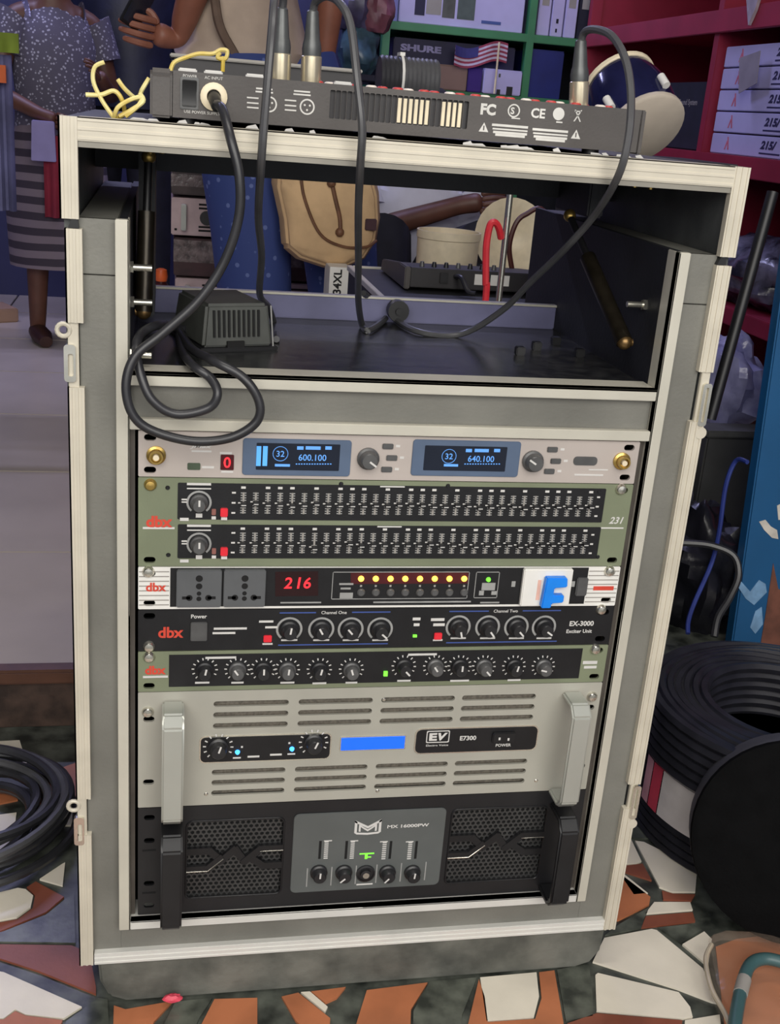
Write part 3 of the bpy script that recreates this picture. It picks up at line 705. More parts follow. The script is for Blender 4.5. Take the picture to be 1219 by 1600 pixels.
# --- handles
def handle(t, x, w_, zlo, zhi, dp, th, m):
    P = [(0, zlo), (-dp*.72, zlo), (-dp, zlo+dp*.28), (-dp, zhi-dp*.28), (-dp*.72, zhi), (0, zhi), (0, zhi-th), (-dp*.66, zhi-th), (-dp+th, zhi-dp*.34), (-dp+th, zlo+dp*.34), (-dp*.66, zlo+th), (0, zlo+th)]
    return part('handle', MB().prism(P, x-w_/2, x+w_/2, YZ), m, t, .002)

# --- silver amplifier (3U)
z0, z1 = ZT-9*UU, ZT-6*UU
holes = []
for c0, c1 in ((332, 448), (463, 577), (590, 703), (714, 827)):
    xa, xb = F(c0, 1165)[0], F(c1, 1165)[0]
    for py in (1099, 1116, 1133, 1205, 1221, 1237):
        zz = F(390, py)[1]; holes.append(oval((xa+xb)/2, zz, xb-xa, .0062))
t = unit('power_amplifier', 'silver power amplifier with slotted front and satin strap handles', z0, z1, M_SILV, holes)
part('vent_gauze', MB().box(.05, RW-.05, .0062, .0074, z0+.01, z1-.01), mat('vent_gauze', (112, 106, 96), .6, .2, .25, 300), t)
handle(t, F(270, 1180, -.03)[0], .021, z0-.002, z1-.010, .038, .006, M_HAND)
handle(t, F(897, 1180, -.03)[0], .021, z0-.002, z1-.010, .038, .006, M_HAND)
x0, x1, q0, q1 = rect(314, 1149, 514, 1187); q1 = F(414, 1149)[1]; q0 = F(414, 1187)[1]
part('plate_rim', MB().prism(rrect(x0-.0014, x1+.0014, q0-.0014, q1+.0014, .006), -.0008, 0, XZ), M_CHROME, t)
cp = part('control_plate', MB().prism(rrect(x0, x1, q0, q1, .005), -.0012, -.0008, XZ), M_PNL, t)
knob(t, 341, 1167, .0102, M_KNOB, .3, 'ticks', y=-.0012); knob(t, 490, 1160, .0102, M_KNOB, .4, 'ticks', y=-.0012)
for px, py in ((371, 1174), (456, 1169)):
    x, z = F(px, py); part('signal_lamp', MB().lathe([(.0026, 0), (.0018, .0024)], (x, -.0012, z), (0, -1, 0), 12), M_LEDB, t)
lw = MB()
for q in ((370, 1183, .008, .0016), (396, 1181, .012, .002), (431, 1178, .012, .002), (455, 1177, .008, .0016), (378, 1166, .002, .002), (452, 1160, .002, .002)):
    x, z = F(q[0], q[1]); lw.box(x-q[2]/2, x+q[2]/2, -.0015, -.001, z-q[3]/2, z+q[3]/2)
x0 = F(533, 1160)[0]; x1 = F(632, 1160)[0]; q1 = F(582, 1151)[1]; q0 = F(582, 1170)[1]
part('display_rim', MB().prism(rrect(x0-.0012, x1+.0012, q0-.0012, q1+.0012, .001, 2), -.0008, 0, XZ), M_CHROME, t)
part('display', MB().box(x0, x1, -.0014, -.0006, q0, q1), M_BLUD, t)
x0 = F(650, 1154)[0]; x1 = F(838, 1154)[0]; q1 = F(744, 1137)[1]; q0 = F(744, 1173)[1]
part('plate_rim', MB().prism(rrect(x0-.0014, x1+.0014, q0-.0014, q1+.0014, .007), -.0008, 0, XZ), M_CHROME, t)
part('badge_plate', MB().prism(rrect(x0, x1, q0, q1, .006), -.0012, -.0008, XZ), M_PNL, t)
x, z = F(684, 1150); lw.plate(rrect(x-.0125, x+.0125, z-.0072, z+.0072, .001, 1), [rrect(x-.0115, x+.0115, z-.0062, z+.0062, .001, 1)], -.0016, -.0012, XZ)
lw.text('E', (x-.0052, -.0016, z), .0092, bold=.05, width=.0085); lw.text('V', (x+.0052, -.0016, z), .0092, bold=.05, shear=.25, width=.0105)
lw.text('Electro Voice', (x, -.0016, z-.0102), .0024, bold=.01, width=.024)
x, z = F(731, 1152); lw.text('E7300', (x, -.0016, z), .0056, bold=.03)
x, z = F(786, 1163); lw.text('POWER', (x, -.0016, z), .0036, bold=.02)
part('lettering', lw, M_WHITE, t)
x, z = F(786, 1150); sw = part('rocker_switch', MB().box(x-.0125, x+.0125, -.0045, -.001, z-.0062, z+.0062), M_BLACK, t, .001)
part('switch_marks', MB().box(x-.006, x-.004, -.0048, -.0045, z-.002, z+.001).box(x+.004, x+.006, -.0048, -.0045, z-.003, z), M_WHITE, sw)
screw(t, 231, 1112); screw(t, 925, 1088)
for px, py in ((322, 1241), (590, 1236), (600, 1093), (838, 1220)):
    x, z = F(px, py); part('rivet', MB().lathe([(.0022, 0), (.0014, .0008)], (x, 0, z), (0, -1, 0), 10), M_CHROME, t)

# --- black amplifier (3U)
z0, z1 = ZT-12*UU, ZT-9*UU
gx = [(F(291, 1350)[0], F(441, 1345)[0]), (F(700, 1330)[0], F(846, 1330)[0])]
gz0, gz1 = z0+.018, z1-.019
holes = [rrect(a, b_, gz0, gz1, .006) for a, b_ in gx]
for x in (.0115, RW-.0115):
    for zz in (z1-.012, z1-.040, z0+.040, z0+.012): holes.append(oval(x, zz, .011, .006))
t = unit('power_amplifier.001', 'black power amplifier with two mesh grilles at the bottom of the rack', z0, z1, mat('black_panel', (33, 33, 35), .4, .15, .12, 20, .04, 400), holes, slots=False)
for gi, (a, b_) in enumerate(gx):
    b = MB(); p = .0058; row = 0; zz = gz0
    while zz < gz1+p:
        xx = a+(p/2 if row % 2 else 0)
        while xx < b_+p/2:
            if zz < gz1 and xx < b_:
                o = [(xx+p*.577*math.cos(PI/2+PI/3*k), zz+p*.577*math.sin(PI/2+PI/3*k)) for k in range(6)]
                i_ = [(xx+(u-xx)*.66, zz+(v-zz)*.66) for u, v in o]
                cl = lambda u, v: (min(max(u, a), b_), min(max(v, gz0), gz1))
                vs = [(*cl(u, v), .0032) for u, v in o]+[(*cl(u, v), .0032) for u, v in i_]+[(*cl(u, v), .0052) for u, v in i_]
                b.add([(u, w_, v) for u, v, w_ in vs], [(k, (k+1) % 6, 6+(k+1) % 6, 6+k) for k in range(6)]+[(6+k, 6+(k+1) % 6, 12+(k+1) % 6, 12+k) for k in range(6)])
            xx += p
        zz += p*.866; row += 1
    part('grille', b, mat('grille_steel', (74, 74, 74), .35, .5, .1, 40), t, kind='stuff', smooth=False)
    part('grille_back', MB().box(a-.002, b_+.002, .0062, .0074, gz0-.002, gz1+.002), M_VOID, t)
    w_ = b_-a; zc = (gz0+gz1)/2; cx = (a+b_)/2; b = MB()
    s = .0078
    for lineP in ([(a, zc+.011), (a+w_*.24, zc+.011), (a+w_*.36, zc-.002), (a+w_*.50, zc+.012)], [(a, zc-.011), (a+w_*.22, zc-.011), (a+w_*.36, zc+.002)],
                  [(b_, zc+.011), (b_-w_*.24, zc+.011), (b_-w_*.40, zc-.004), (a+w_*.50, zc+.012)], [(b_, zc-.011), (b_-w_*.20, zc-.011), (b_-w_*.32, zc-.001)]):
        for (u0, v0), (u1, v1) in zip(lineP, lineP[1:]):
            d = Vector((u1-u0, v1-v0)).normalized(); n = Vector((-d.y, d.x))*s*.5; e = d*s*.3
            P = [(u0-e.x+n.x, v0-e.y+n.y), (u0-e.x-n.x, v0-e.y-n.y), (u1+e.x-n.x, v1+e.y-n.y), (u1+e.x+n.x, v1+e.y+n.y)]
            P = [(min(max(u, a), b_), v) for u, v in P]
            b.prism(P, -.0012-.00013*(len(b.v) % 56)/8, .0032, XZ)
    part('grille_ornament', b, M_BLACK, t)
    b = MB()
    for lineP in ([(a, zc-.0138), (a+w_*.22, zc-.0138), (a+w_*.38, zc+.001), ], [(b_-w_*.24, zc+.0082), (b_, zc+.0082)]):
        b.tube([(u, -.0014, v) for u, v in lineP], .0007, 6, smooth=0)
    part('ornament_edge', b, M_CHROME, t)
    part('grille_bead', MB().tube([(u, -.0004, v) for u, v in rrect(a, b_, gz0, gz1, .006)], .0011, 6, True, 0), M_PNL, t)
x0 = F(456, 1340)[0]; x1 = F(690, 1335)[0]; q0, q1 = z0+.018, z1-.015
part('control_plate', MB().prism(rrect(x0, x1, q0, q1, .006), -.0016, 0, XZ), M_GREYP, t, .0006)
lw = MB()
mx, mz = F(575, 1292, -.0016)
for s in (-1, 1):
    for P in ([(0, .001), (.0145, .0092), (.0145, .0064), (0, -.0018)], [(.0145, .0092), (.0145, -.0068), (.0118, -.0088), (.0118, .0070)], [(.0118, -.0088), (0, -.0098), (0, -.0076), (.0118, -.0066)],
              [(.0035, -.0008), (.0098, .0040), (.0098, -.0052), (.0078, -.0056), (.0078, .0004), (.0035, -.0030)], [(0, -.0030), (.0035, -.0008), (.0035, -.0030), (0, -.0054)]):
        lw.prism([(mx+s*u, mz+v) for u, v in P], -.0019, -.0016, XZ)
x, z = F(638, 1290, -.0016); lw.text('MX 16000PW', (x, -.0019, z), .0042, bold=.03, width=.046)
sl = MB(); gy = MB()
for px, s in ((500, 1), (541, 1), (610, -1), (650, -1)):
    x, z = F(px, 1329, -.0016); zz = F(px, 1328, -.0016)[1]
    sl.box(x-.0014, x+.0014, -.0017, -.0008, zz-.0115, zz+.0115)
    xx = x+s*.0068
    for k in range(9): lw.box(xx-.0024, xx+.0020, -.0019, -.0016, zz-.0115+k*.0026, zz-.0102+k*.0026)
    lw.box(xx-s*.003, xx+s*.0055, -.0019, -.0016, zz+.0106, zz+.0118)
part('meter_slots', sl, M_VOID, t)
kz = F(571, 1366, -.0016)[1]
for px, a in ((498, .05), (537, -2.3), (605, -2.4), (644, .1)):
    k = knob(t, px, 1362, .0092, M_KNOB, a, None, y=-.0016); 
for px in (480, 518, 556, 588, 626, 664):
    x, z = F(px, 1366, -.0016); gy.box(x-.0006, x+.0006, -.0019, -.0016, kz-.012, kz+.012)
part('divider_lines', gy, M_PALE, t)
x, z = F(571, 1364, -.0016); pb = part('power_button', MB().lathe([(.0105, 0), (.0105, .002), (.0088, .0026), (.0085, .001), (.006, .001), (.006, .0045), (.0045, .005)], (x, -.0016, z), (0, -1, 0), 20), M_KNOB, t)
part('button_cap', MB().cyl((x, -.0062, z), (x, -.0068, z), .0036, n=14), M_CHROME, pb)
lw.box(x-.009, x+.009, -.0019, -.0016, z-.0155, z-.0138)
part('lettering', lw, M_WHITE, t)
x, z = F(573, 1337, -.0016); part('green_mark', MB().box(x-.008, x+.008, -.0019, -.0016, z+.002, z+.0035).box(x-.002, x+.001, -.0019, -.0016, z-.004, z+.002).box(x, x+.005, -.0019, -.0016, z-.0025, z-.0012), M_LEDG, t)
handle(t, F(268, 1360, -.03)[0], .0215, z0+.004, z1-.014, .042, .007, M_BLACK)
handle(t, F(880, 1330, -.03)[0], .0215, z0+.004, z1-.014, .042, .007, M_BLACK)
for zz in (z1-.052, z0+.028):
    for x in (.0115, RW-.0115): part('ear_mark', MB().box(x-.007, x+.007, -.0004, 0, zz-.001, zz+.001), M_VOID, t)

# ------------------------------------------------------------------ mixing console on the case
my0, mz0, mz1 = .040, ZTOP+.0045, ZTOP+.042
mx0, mx1 = .0105, .452
mixer = thing('mixing_console', 'charcoal mixing console seen from the rear on top of the rack case', 'mixer', ((mx0+mx1)/2, .18, ZTOP))
def Fm(px, py): p = at(px, py, y=my0); return p.x, p.z
vents = []
vx0, vx1 = Fm(519, 170)[0], Fm(727, 185)[0]
for k in range(25):
    x = vx0+(vx1-vx0)*k/24; vents.append(rrect(x-.0023, x+.0023, mz0+.009, mz1-.005, .0008, 1))
part('rear_panel', MB().plate([(mx0+.017, mz0), (mx1, mz0), (mx1, mz1), (mx0+.017, mz1)], vents, my0, my0+.002, XZ), M_MIX, mixer)
part('body', MB().prism([(my0+.004, mz0), (my0+.004, mz1-.0005), (my0+.03, mz1-.0005), (my0+.27, mz1-.012), (my0+.29, mz0)], mx0+.006, mx1-.001, YZ), M_MIXD, mixer)
part('side_cheek', MB().prism([(my0-.003, mz0-.001), (my0-.003, mz1-.004), (my0+.002, mz1+.001), (my0+.06, mz1+.001), (my0+.30, mz1-.012), (my0+.31, mz0-.001)], mx0-.002, mx0+.0165, YZ), M_MIX, mixer, .002)
part('side_cheek', MB().prism([(my0-.001, mz0-.001), (my0-.001, mz1), (my0+.06, mz1+.001), (my0+.30, mz1-.012), (my0+.31, mz0-.001)], mx1-.0005, mx1+.004, YZ), M_MIX, mixer, .001)
b = MB()
for k in list(range(12, 18))+list(range(20, 24)):
    x = vx0+(vx1-vx0)*k/24; b.box(x-.0016, x+.0016, my0+.0022, my0+.0036, mz0+.010, mz1-.007)
part('heat_sink_fins', b, M_CREAM, mixer, label='pale fins behind the rear vents')
for x in (mx0+.03, mx1-.04):
    for y in (my0+.015, my0+.26): part('foot', MB().cyl((x, y, ZTOP), (x, y, mz0), .008), M_BLACK, mixer)
x, z = Fm(296, 146); sw = part('rocker_switch', MB().box(x-.0078, x+.0078, my0-.002, my0, z-.013, z+.013), M_KNOBG, mixer, .0008)
part('rocker', MB().prism([(my0-.002, z-.011), (my0-.0035, z-.010), (my0-.0025, z), (my0-.006, z+.010), (my0-.002, z+.011)], x-.006, x+.006, YZ), M_BLACK, sw, .0005)
px_, pz_ = Fm(334, 151); part('power_jack', MB().lathe([(.0115, 0), (.0115, .004), (.0095, .0052), (.006, .0052), (.006, .002)], (px_, my0, pz_), (0, -1, 0), 22), M_CREAM, mixer)
lw = MB()
def ml(t_, px, py, h, **k): x, z = Fm(px, py); lw.text(t_, (x, my0-.0003, z), h, **k)
def md(px, py, wd, h): x, z = Fm(px, py); lw.box(x-wd/2, x+wd/2, my0-.0003, my0, z-h/2, z+h/2)
ml('POWER', 297, 119, .0024); ml('AC INPUT', 334, 122, .0024); ml('USE POWER SUPPLY', 316, 176, .0024)
ml('FC', 763, 171, .0098, bold=.05); ml('CE', 841, 177, .0085, bold=.03)
for px, py in ((421, 163), (480, 167)):
    x, z = Fm(px, py); lw.plate(circ(x, z, .0066, 20), [circ(x, z, .0053, 20)], my0-.0003, my0, XZ)
    for a in (.5, 2.6, -1.57): lw.prism(circ(x+.0026*math.cos(a), z+.0026*math.sin(a), .0009, 8), my0-.0003, my0, XZ)
    for q in (-9, 0, 8): md(px-26, py+q*.9-2, .010, .0012)
    md(px-8, py-24, .014, .0013); md(px-8, py-19, .015, .0013)
x, z = Fm(803, 173); lw.plate(circ(x, z, .0058, 18), [circ(x, z, .0046, 18)], my0-.0003, my0, XZ); ml('S', 801, 173, .006, bold=.03); md(806, 185, .008, .001)
x, z = Fm(873, 178); lw.prism(circ(x, z, .0055, 18), my0-.0003, my0, XZ); md(874, 191, .006, .0012)
x, z = Fm(903, 180); lw.prism([(x-.0036, z+.0045), (x-.0024, z+.0045), (x+.0036, z-.0055), (x+.0024, z-.0055)], my0-.0003, my0, XZ); lw.prism([(x+.0036, z+.0045), (x+.0024, z+.0045), (x-.0036, z-.0055), (x-.0024, z-.0055)], my0-.0003, my0, XZ); md(903, 174, .006, .001)
for px, py in ((756, 199), (900, 210)):
    x, z = Fm(px, py); lw.plate([(x-.0045, z-.0038), (x+.0045, z-.0038), (x, z+.0042)], [[(x-.0006, z-.0025), (x+.0006, z-.0025), (x+.0006, z+.0015), (x-.0006, z+.0015)]], my0-.0003, my0, XZ)
for px in (797, 860):
    for q, wd in ((-6, .034), (0, .033), (5, .032), (9, .028)): md(px, 203+(px-797)*.11+q, wd, .0021 if q else .0014)
part('lettering', lw, mat('mixer_print', (205, 203, 198), .6), mixer)
kmr = MB().lathe([(.0064, 0), (.0060, .002), (.0046, .0042), (.003, .0048)], (0,0,0), (0,0,1), 12)
km1 = kmr.mesh('knob', mat('red_knob', (190, 66, 60), .4)); km2 = kmr.mesh('knob', mat('white_knob', (224, 214, 202), .4))
for k in range(24):
    x = .155+k*.0122
    part('knob', km1 if k % 3 != 1 else km2, None, mixer, loc=(x, my0+.034+(k % 2)*.012, mz1-.0025))
for x in (.04, .062, .098, .176):
    part('port_cover', MB().box(x-.008, x+.008, my0+.02, my0+.03, mz1-.001, mz1+.003), M_WHITE, mixer, .001)

# ------------------------------------------------------------------ cables
def xlr(px0, py0, px1, py1, y, path, label_, tail_m=None):   # plug standing in the console's top, cord arching over and down
    lo = at(px0, py0, y=y); lo.z = mz1-.004; hi = at(px1, py1, y=y)
    d = (hi-lo); L = d.length; d.normalize()
    t = thing('microphone_cable', label_, 'cable', lo, 'cables plugged into the console')
    part('plug', MB().lathe([(.0088, 0), (.0092, .002), (.0092, L*.40), (.0086, L*.41)], lo, d, 20), mat('nickel_plug', (226, 214, 184), .25, .7, .06, 60), t)
    part('strain_relief', MB().lathe([(.0084, L*.405), (.0088, L*.5), (.0080, L*.58), (.0072, L*.62), (.0052, L*.98), (.004, L)], lo, d, 18), mat('boot_grey', (90, 92, 92), .35, .3, .15, 60), t)
    part('cord', MB().tube([lo+d*L*.96]+path, .0036, 9), M_CBLG, t)
A = lambda px, py, y: at(px, py, y=y)
xlr(438, 124, 441, 12, .075, [A(443, -10, .07), A(436, -18, .05), A(430, -8, .02), A(424, 60, -.015), A(413, 190, -.022), A(408, 260, -.01), A(404, 340, .06), A(409, 400, .13), A(406, 460, .20), A(420, 480, .25), A(430, 512, .285), at(432, 530, z=.7045)], 'microphone cable with the leftmost nickel plug in the console')
xlr(486, 126, 489, 16, .075, [A(494, 2, .07), A(512, -6, .05), A(532, 6, .02), A(548, 40, 0), A(559, 130, -.018), A(566, 200, -.025), A(563, 260, -.015), A(560, 330, .04), A(560, 410, .12), A(560, 470, .20), A(566, 508, .27), at(576, 516, z=.7045), at(600, 500, z=.7045), at(612, 482, z=.7045)], 'microphone cable with the second nickel plug from the left')
xlr(905, 162, 908, 62, .085, [A(914, 50, .08), A(932, 46, .06), A(958, 58, .03), A(978, 95, .0), A(986, 150, -.015), A(982, 215, -.025), A(966, 275, -.02), A(930, 335, .03), A(880, 392, .08), A(830, 440, .14), A(785, 485, .19), at(720, 522, z=.7045), at(650, 517, z=.7045), at(600, 490, z=.7045)+Vector((0, 0, .004)), A(568, 458, .307)], 'microphone cable from the single plug at the right of the console')

# power adapter with its cord looping over the front edge
ad = thing('power_adapter', 'boxy black vented power adapter on the shelf with a long looping cord', 'adapter', (.08, .16, .70))
def taper_box(x0, x1, y0, y1, z0, z1, i):
    return MB().add([(x0, y0, z0), (x1, y0, z0), (x1, y1, z0), (x0, y1, z0), (x0+i, y0+i, z1), (x1-i, y0+i, z1), (x1-i, y1-i, z1), (x0+i, y1-i, z1)], [(3,2,1,0),(4,5,6,7),(0,1,5,4),(1,2,6,5),(2,3,7,6),(3,0,4,7)])
Ra = Matrix.Rotation(math.radians(18), 4, 'Z')
bx = taper_box(-.045, .03, -.045, .05, .003, .046, .005); ctr = Vector((.088, .165, .70))
bx.v = [tuple(Ra @ Vector(v)+ctr) for v in bx.v]
part('housing', bx, mat('adapter_plastic', (70, 72, 68), .45, 0, .1, 60), ad, .003)
b = MB()
for k in range(10): b.box(-.034+k*.0052, -.0318+k*.0052, -.0462+.0008*0, -.041, .014, .040)
b.v = [tuple(Ra @ Vector((v[0], v[1]+.005*(v[2]-.003)/.043-.0006, v[2]))+ctr) for v in b.v]
part('vent_slots', b, M_VOID, ad)
b = MB().box(-.020, -.002, -.0475, -.043, .003, .010); b.v = [tuple(Ra @ Vector(v)+ctr) for v in b.v]
part('recess', b, M_VOID, ad)
b = MB().box(-.049, .034, -.049, .054, 0, .004); b.v = [tuple(Ra @ Vector(v)+ctr) for v in b.v]
part('bottom_cover', b, M_BLACK, ad, .001)
b = MB().add([(.0295, -.0445, .004), (.0265, -.0418, .0445), (.0247, -.0422, .0445), (.0277, -.0452, .004)], [(0,1,2,3)]); b.v = [tuple(Ra @ Vector((v[0]+.0008, v[1]-.0012, v[2]))+ctr) for v in b.v]
part('lit_edge', b, M_PALE, ad)  # pale strip paints the light along the housing's front edge
jk = Vector((px_, my0, pz_))
part('jack_plug', MB().cyl(jk+Vector((0, -.002, 0)), jk+Vector((.002, -.026, -.008)), .0058, .0046, 14), M_BLACK, ad)
part('cord', MB().tube([jk+Vector((.001, -.020, -.006)), A(348, 172, .0), A(360, 215, -.022), A(374, 275, -.028), A(373, 340, -.026), A(350, 410, -.022), A(310, 470, -.022), A(255, 520, -.024), A(212, 556, -.028), A(197, 600, -.032), A(206, 645, -.034), A(236, 672, -.034), A(300, 689, -.034), A(360, 684, -.034), A(400, 660, -.034), A(405, 628, -.034), A(380, 590, -.030), A(330, 562, -.014), at(300, 545, z=.712), at(276, 515, z=.712), A(250, 508, .05), A(222, 520, .02), A(213, 545, -.008), A(220, 585, -.020), A(238, 625, -.026), A(275, 647, -.026), A(325, 638, -.026), A(340, 615, -.026), A(328, 590, -.016), A(300, 570, .0), at(284, 545, z=.706), at(281, 520, z=.71)+Vector((0, .01, 0)), at(292, 514, z=.712)], .0042, 10, smooth=8), M_CBL, ad)

# yellow wire scraps
def yel(label_, paths, loc, r=.0019):
    t = thing('yellow_wire', label_, 'wire', loc)
    for P in paths: part('strand', MB().tube(P, r, 7), M_YEL, t)
y_ = .045
yel('tangle of yellow wire on the left corner of the case beside the console', [
    [A(163, 97, y_), A(148, 105, y_), A(146, 128, y_), A(160, 158, y_), A(178, 184, y_)],
    [A(134, 148, y_), A(158, 148, y_), A(178, 142, y_), A(190, 155, y_), A(194, 178, y_+.01), A(180, 184, y_)],
    [A(184, 124, y_), A(196, 140, y_), A(215, 155, y_+.01), A(222, 140, y_), A(233, 122, y_)],
    [A(178, 186, y_), A(184, 168, y_-.005), A(205, 155, y_), A(222, 152, y_), A(215, 166, y_), A(196, 182, y_)],
    [A(186, 182, y_), A(205, 172, y_), A(224, 158, y_), A(218, 145, y_)]], at(190, 184, y=y_))
yel('yellow wire knotted round a pink stub on the back of the console', [
    [A(266, 112, .075), A(272, 98, .08), A(290, 90, .085), A(310, 84, .085), A(332, 84, .085), A(345, 78, .085), A(355, 80, .085), A(352, 92, .085), A(340, 90, .085), A(344, 82, .085)],
    [A(349, 88, .085), A(348, 112, .085)]], at(348, 112, y=.085))

# ------------------------------------------------------------------ things behind the console, on the case top
t = thing('hardware_case', 'low black hardware case with pale rim behind the console', 'case', (.16, .41, ZTOP))
p0 = at(268, 120, y=.40); p1 = at(560, 120, y=.40); zr = at(400, 95, y=.40).z
part('body', MB().box(p0.x, p1.x, .385, .445, ZTOP, zr-.004), M_MIXD, t, .003)
part('rim', MB().box(p0.x-.002, p1.x+.002, .383, .447, zr-.004, zr), M_GREYL, t, .001)
t = thing('cable_roll', 'ribbed black roll of cable with a white tie behind the console', 'cable', (.36, .42, ZTOP))
p0 = at(592, 118, y=.42); p1 = at(682, 118, y=.42); r = .026; d = (p1-p0)
zc = at(640, 87, y=.42).z-r*1.05; part('cradle', MB().box(p0.x-.01, p1.x+.01, .395, .445, ZTOP, zc-r*.97), M_MIXD, t, .002)
part('core', MB().cyl((p0.x, .42, zc), (p1.x, .42, zc), r*.8, n=20), M_CBL, t)
for k in range(13):
    x = p0.x+(p1.x-p0.x)*(k+.5)/13
    part('turn', MB().tube([(x, .42+r*.88*math.cos(a), zc+r*.88*math.sin(a)) for a in [2*PI*q/18 for q in range(18)]], r*.13, 6, True, 0), M_CBLG if k > 4 else M_CBL, t)
x = p0.x+(p1.x-p0.x)*.36
part('tie', MB().tube([(x, .42+r*1.04*math.cos(a), zc+r*1.04*math.sin(a)) for a in [2*PI*q/18 for q in range(18)]], .0018, 6, True, 0).box(x-.003, x+.003, .41, .43, zc+r, zc+r+.004), M_WHITE, t)

# ------------------------------------------------------------------ people
def person(name, label_, x, y, z, H, yaw, pose, skin_m, clothes, hair_m, hands=()):
    k = H/1.75; R = Matrix.Rotation(yaw, 3, 'Z'); o = Vector((x, y, z))
    J = dict(pelvis=(0,0,.95,.125), belly=(0,0,1.10,.118), chest=(0,0,1.30,.128), collar=(0,-.01,1.43,.075), neck=(0,0,1.50,.052), jaw=(0,.035,1.575,.066), head=(0,.012,1.645,.088), crown=(0,.0,1.70,.066))
    for s, sx in (('l', -1), ('r', 1)):
        J.update({'sh'+s: (sx*.175,-.01,1.405,.062), 'el'+s: (sx*.225,-.03,1.13,.042), 'wr'+s: (sx*.235,.06,.89,.029), 'pa'+s: (sx*.235,.08,.82,.032),
                  'hi'+s: (sx*.09,0,.90,.098), 'kn'+s: (sx*.10,.02,.50,.062), 'an'+s: (sx*.10,-.02,.09,.040), 'he'+s: (sx*.10,-.03,.035,.036), 'to'+s: (sx*.11,.13,.028,.028)})
    for q, v in pose.items(): 
            if q != 'curl': J[q] = (*v[:3], v[3] if len(v) > 3 else J[q][3])
    Wd = lambda v: tuple(R @ (Vector(v[:3])*k)+o)
    N = {q: (*Wd(v), v[3]*k) for q, v in J.items()}
    E = [('pelvis','belly'),('belly','chest'),('chest','collar'),('collar','neck'),('neck','jaw'),('jaw','head'),('head','crown')]
    for s in 'lr': E += [('collar','sh'+s),('sh'+s,'el'+s),('el'+s,'wr'+s),('wr'+s,'pa'+s),('pelvis','hi'+s),('hi'+s,'kn'+s),('kn'+s,'an'+s),('an'+s,'he'+s),('he'+s,'to'+s)]
    body = evalskin(N, E)
    for s in 'lr':          # fingers rooted in the palm
        w_ = Vector(N['wr'+s][:3]); p = Vector(N['pa'+s][:3]); d = (p-w_).normalized()
        side = R @ Vector((1 if s == 'l' else -1, 0, 0)); side = (side-d*side.dot(d)); side = side.normalized() if side.length > .2 else d.orthogonal().normalized()
        acr = d.cross(side).normalized(); curl = pose.get('curl', 0.5) if s in hands else .35
        for i, L in enumerate((.066, .076, .072, .058)):
            a = p+acr*(i-1.5)*.019*k+d*.012*k; ds = [d, (d+side*curl).normalized(), (d+side*curl*2.4).normalized()]
            q = [a-d*.02*k]
            q.append(a+ds[0]*L*k*.30); q.append(q[-1]+ds[1]*L*k*.42); q.append(q[-1]+ds[2]*L*k*.36)
            nb = evalskin({j: (*v, (.0095, .0092, .0084, .0068)[j]*k) for j, v in enumerate(q)}, [(0,1),(1,2),(2,3)], 1); body.add(nb.v, nb.f)
        a = p-acr*.020*k-d*.012*k; q = [a, a+(-acr*.8+side*.5+d*.5).normalized()*.034*k]; q.append(q[-1]+(d+side*.6-acr*.2).normalized()*.032*k)
        nb = evalskin({j: (*v, (.012, .0105, .008)[j]*k) for j, v in enumerate(q)}, [(0,1),(1,2)], 1); body.add(nb.v, nb.f)
    t = thing(name, label_, 'person', o)
    part('body', body, skin_m, t)
    hd = Vector(J['head'][:3]); jw = Vector(J['jaw'][:3]); fw = Vector((0, 1, 0))
    HW = lambda v: Vector(Wd(v))
    part('hair', MB().sphere(HW(hd+Vector((0, -.018, .036))), .098*k, 18, (1, 1.02, .86)), hair_m, t)
    for sx in (-1, 1):
        e = part('eye', MB().sphere(HW(hd+Vector((sx*.030, .0735, -.012))), .0105*k, 10), M_WHITE, t)
        part('pupil', MB().sphere(HW(hd+Vector((sx*.030, .0805, -.012))), .0055*k, 8), M_BLACK, e)
        part('ear', MB().sphere(HW(hd+Vector((sx*.088, -.005, -.025))), .028*k, 10, (.35, .7, 1)), skin_m, t)
    nz = MB().add([HW(hd+Vector(v)) for v in ((0,.082,.0),(.012,.082,-.046),(-.012,.082,-.046),(0,.112,-.042),(0,.09,-.052))], [(0,1,3),(0,3,2),(1,4,3),(2,3,4)])
    part('nose', nz, skin_m, t)
    part('mouth', MB().sphere(HW(jw+Vector((0, .060, .002))), .022*k, 10, (1, .35, .32)), mat('lips', (112, 62, 58), .5), t)
    for cn, cm, lofts in clothes:
        b = MB()
        for L in lofts: loft(b, [(Vector(Wd(q)), q[3]*k, q[4]*k) for q in L], R)
        part(cn, b, cm, t)
    return t, Wd
def loft(b, secs, R, n=20):
    vs = []; fs = []; m = len(secs); ux = R @ Vector((1, 0, 0))
    for i in range(m):
        tg = (secs[min(i+1, m-1)][0]-secs[max(i-1, 0)][0]).normalized()
        e1 = ux-tg*ux.dot(tg); e1 = e1.normalized() if e1.length > .25 else tg.orthogonal().normalized(); e2 = tg.cross(e1)
        c, rx, ry = secs[i]
        vs += [c+e1*rx*math.cos(2*PI*j/n)+e2*ry*math.sin(2*PI*j/n) for j in range(n)]
    for i in range(m-1): fs += [(i*n+j, i*n+(j+1) % n, (i+1)*n+(j+1) % n, (i+1)*n+j) for j in range(n)]
    fs += [tuple(range(n))[::-1], tuple(range((m-1)*n, m*n))]
    b.add(vs, fs)
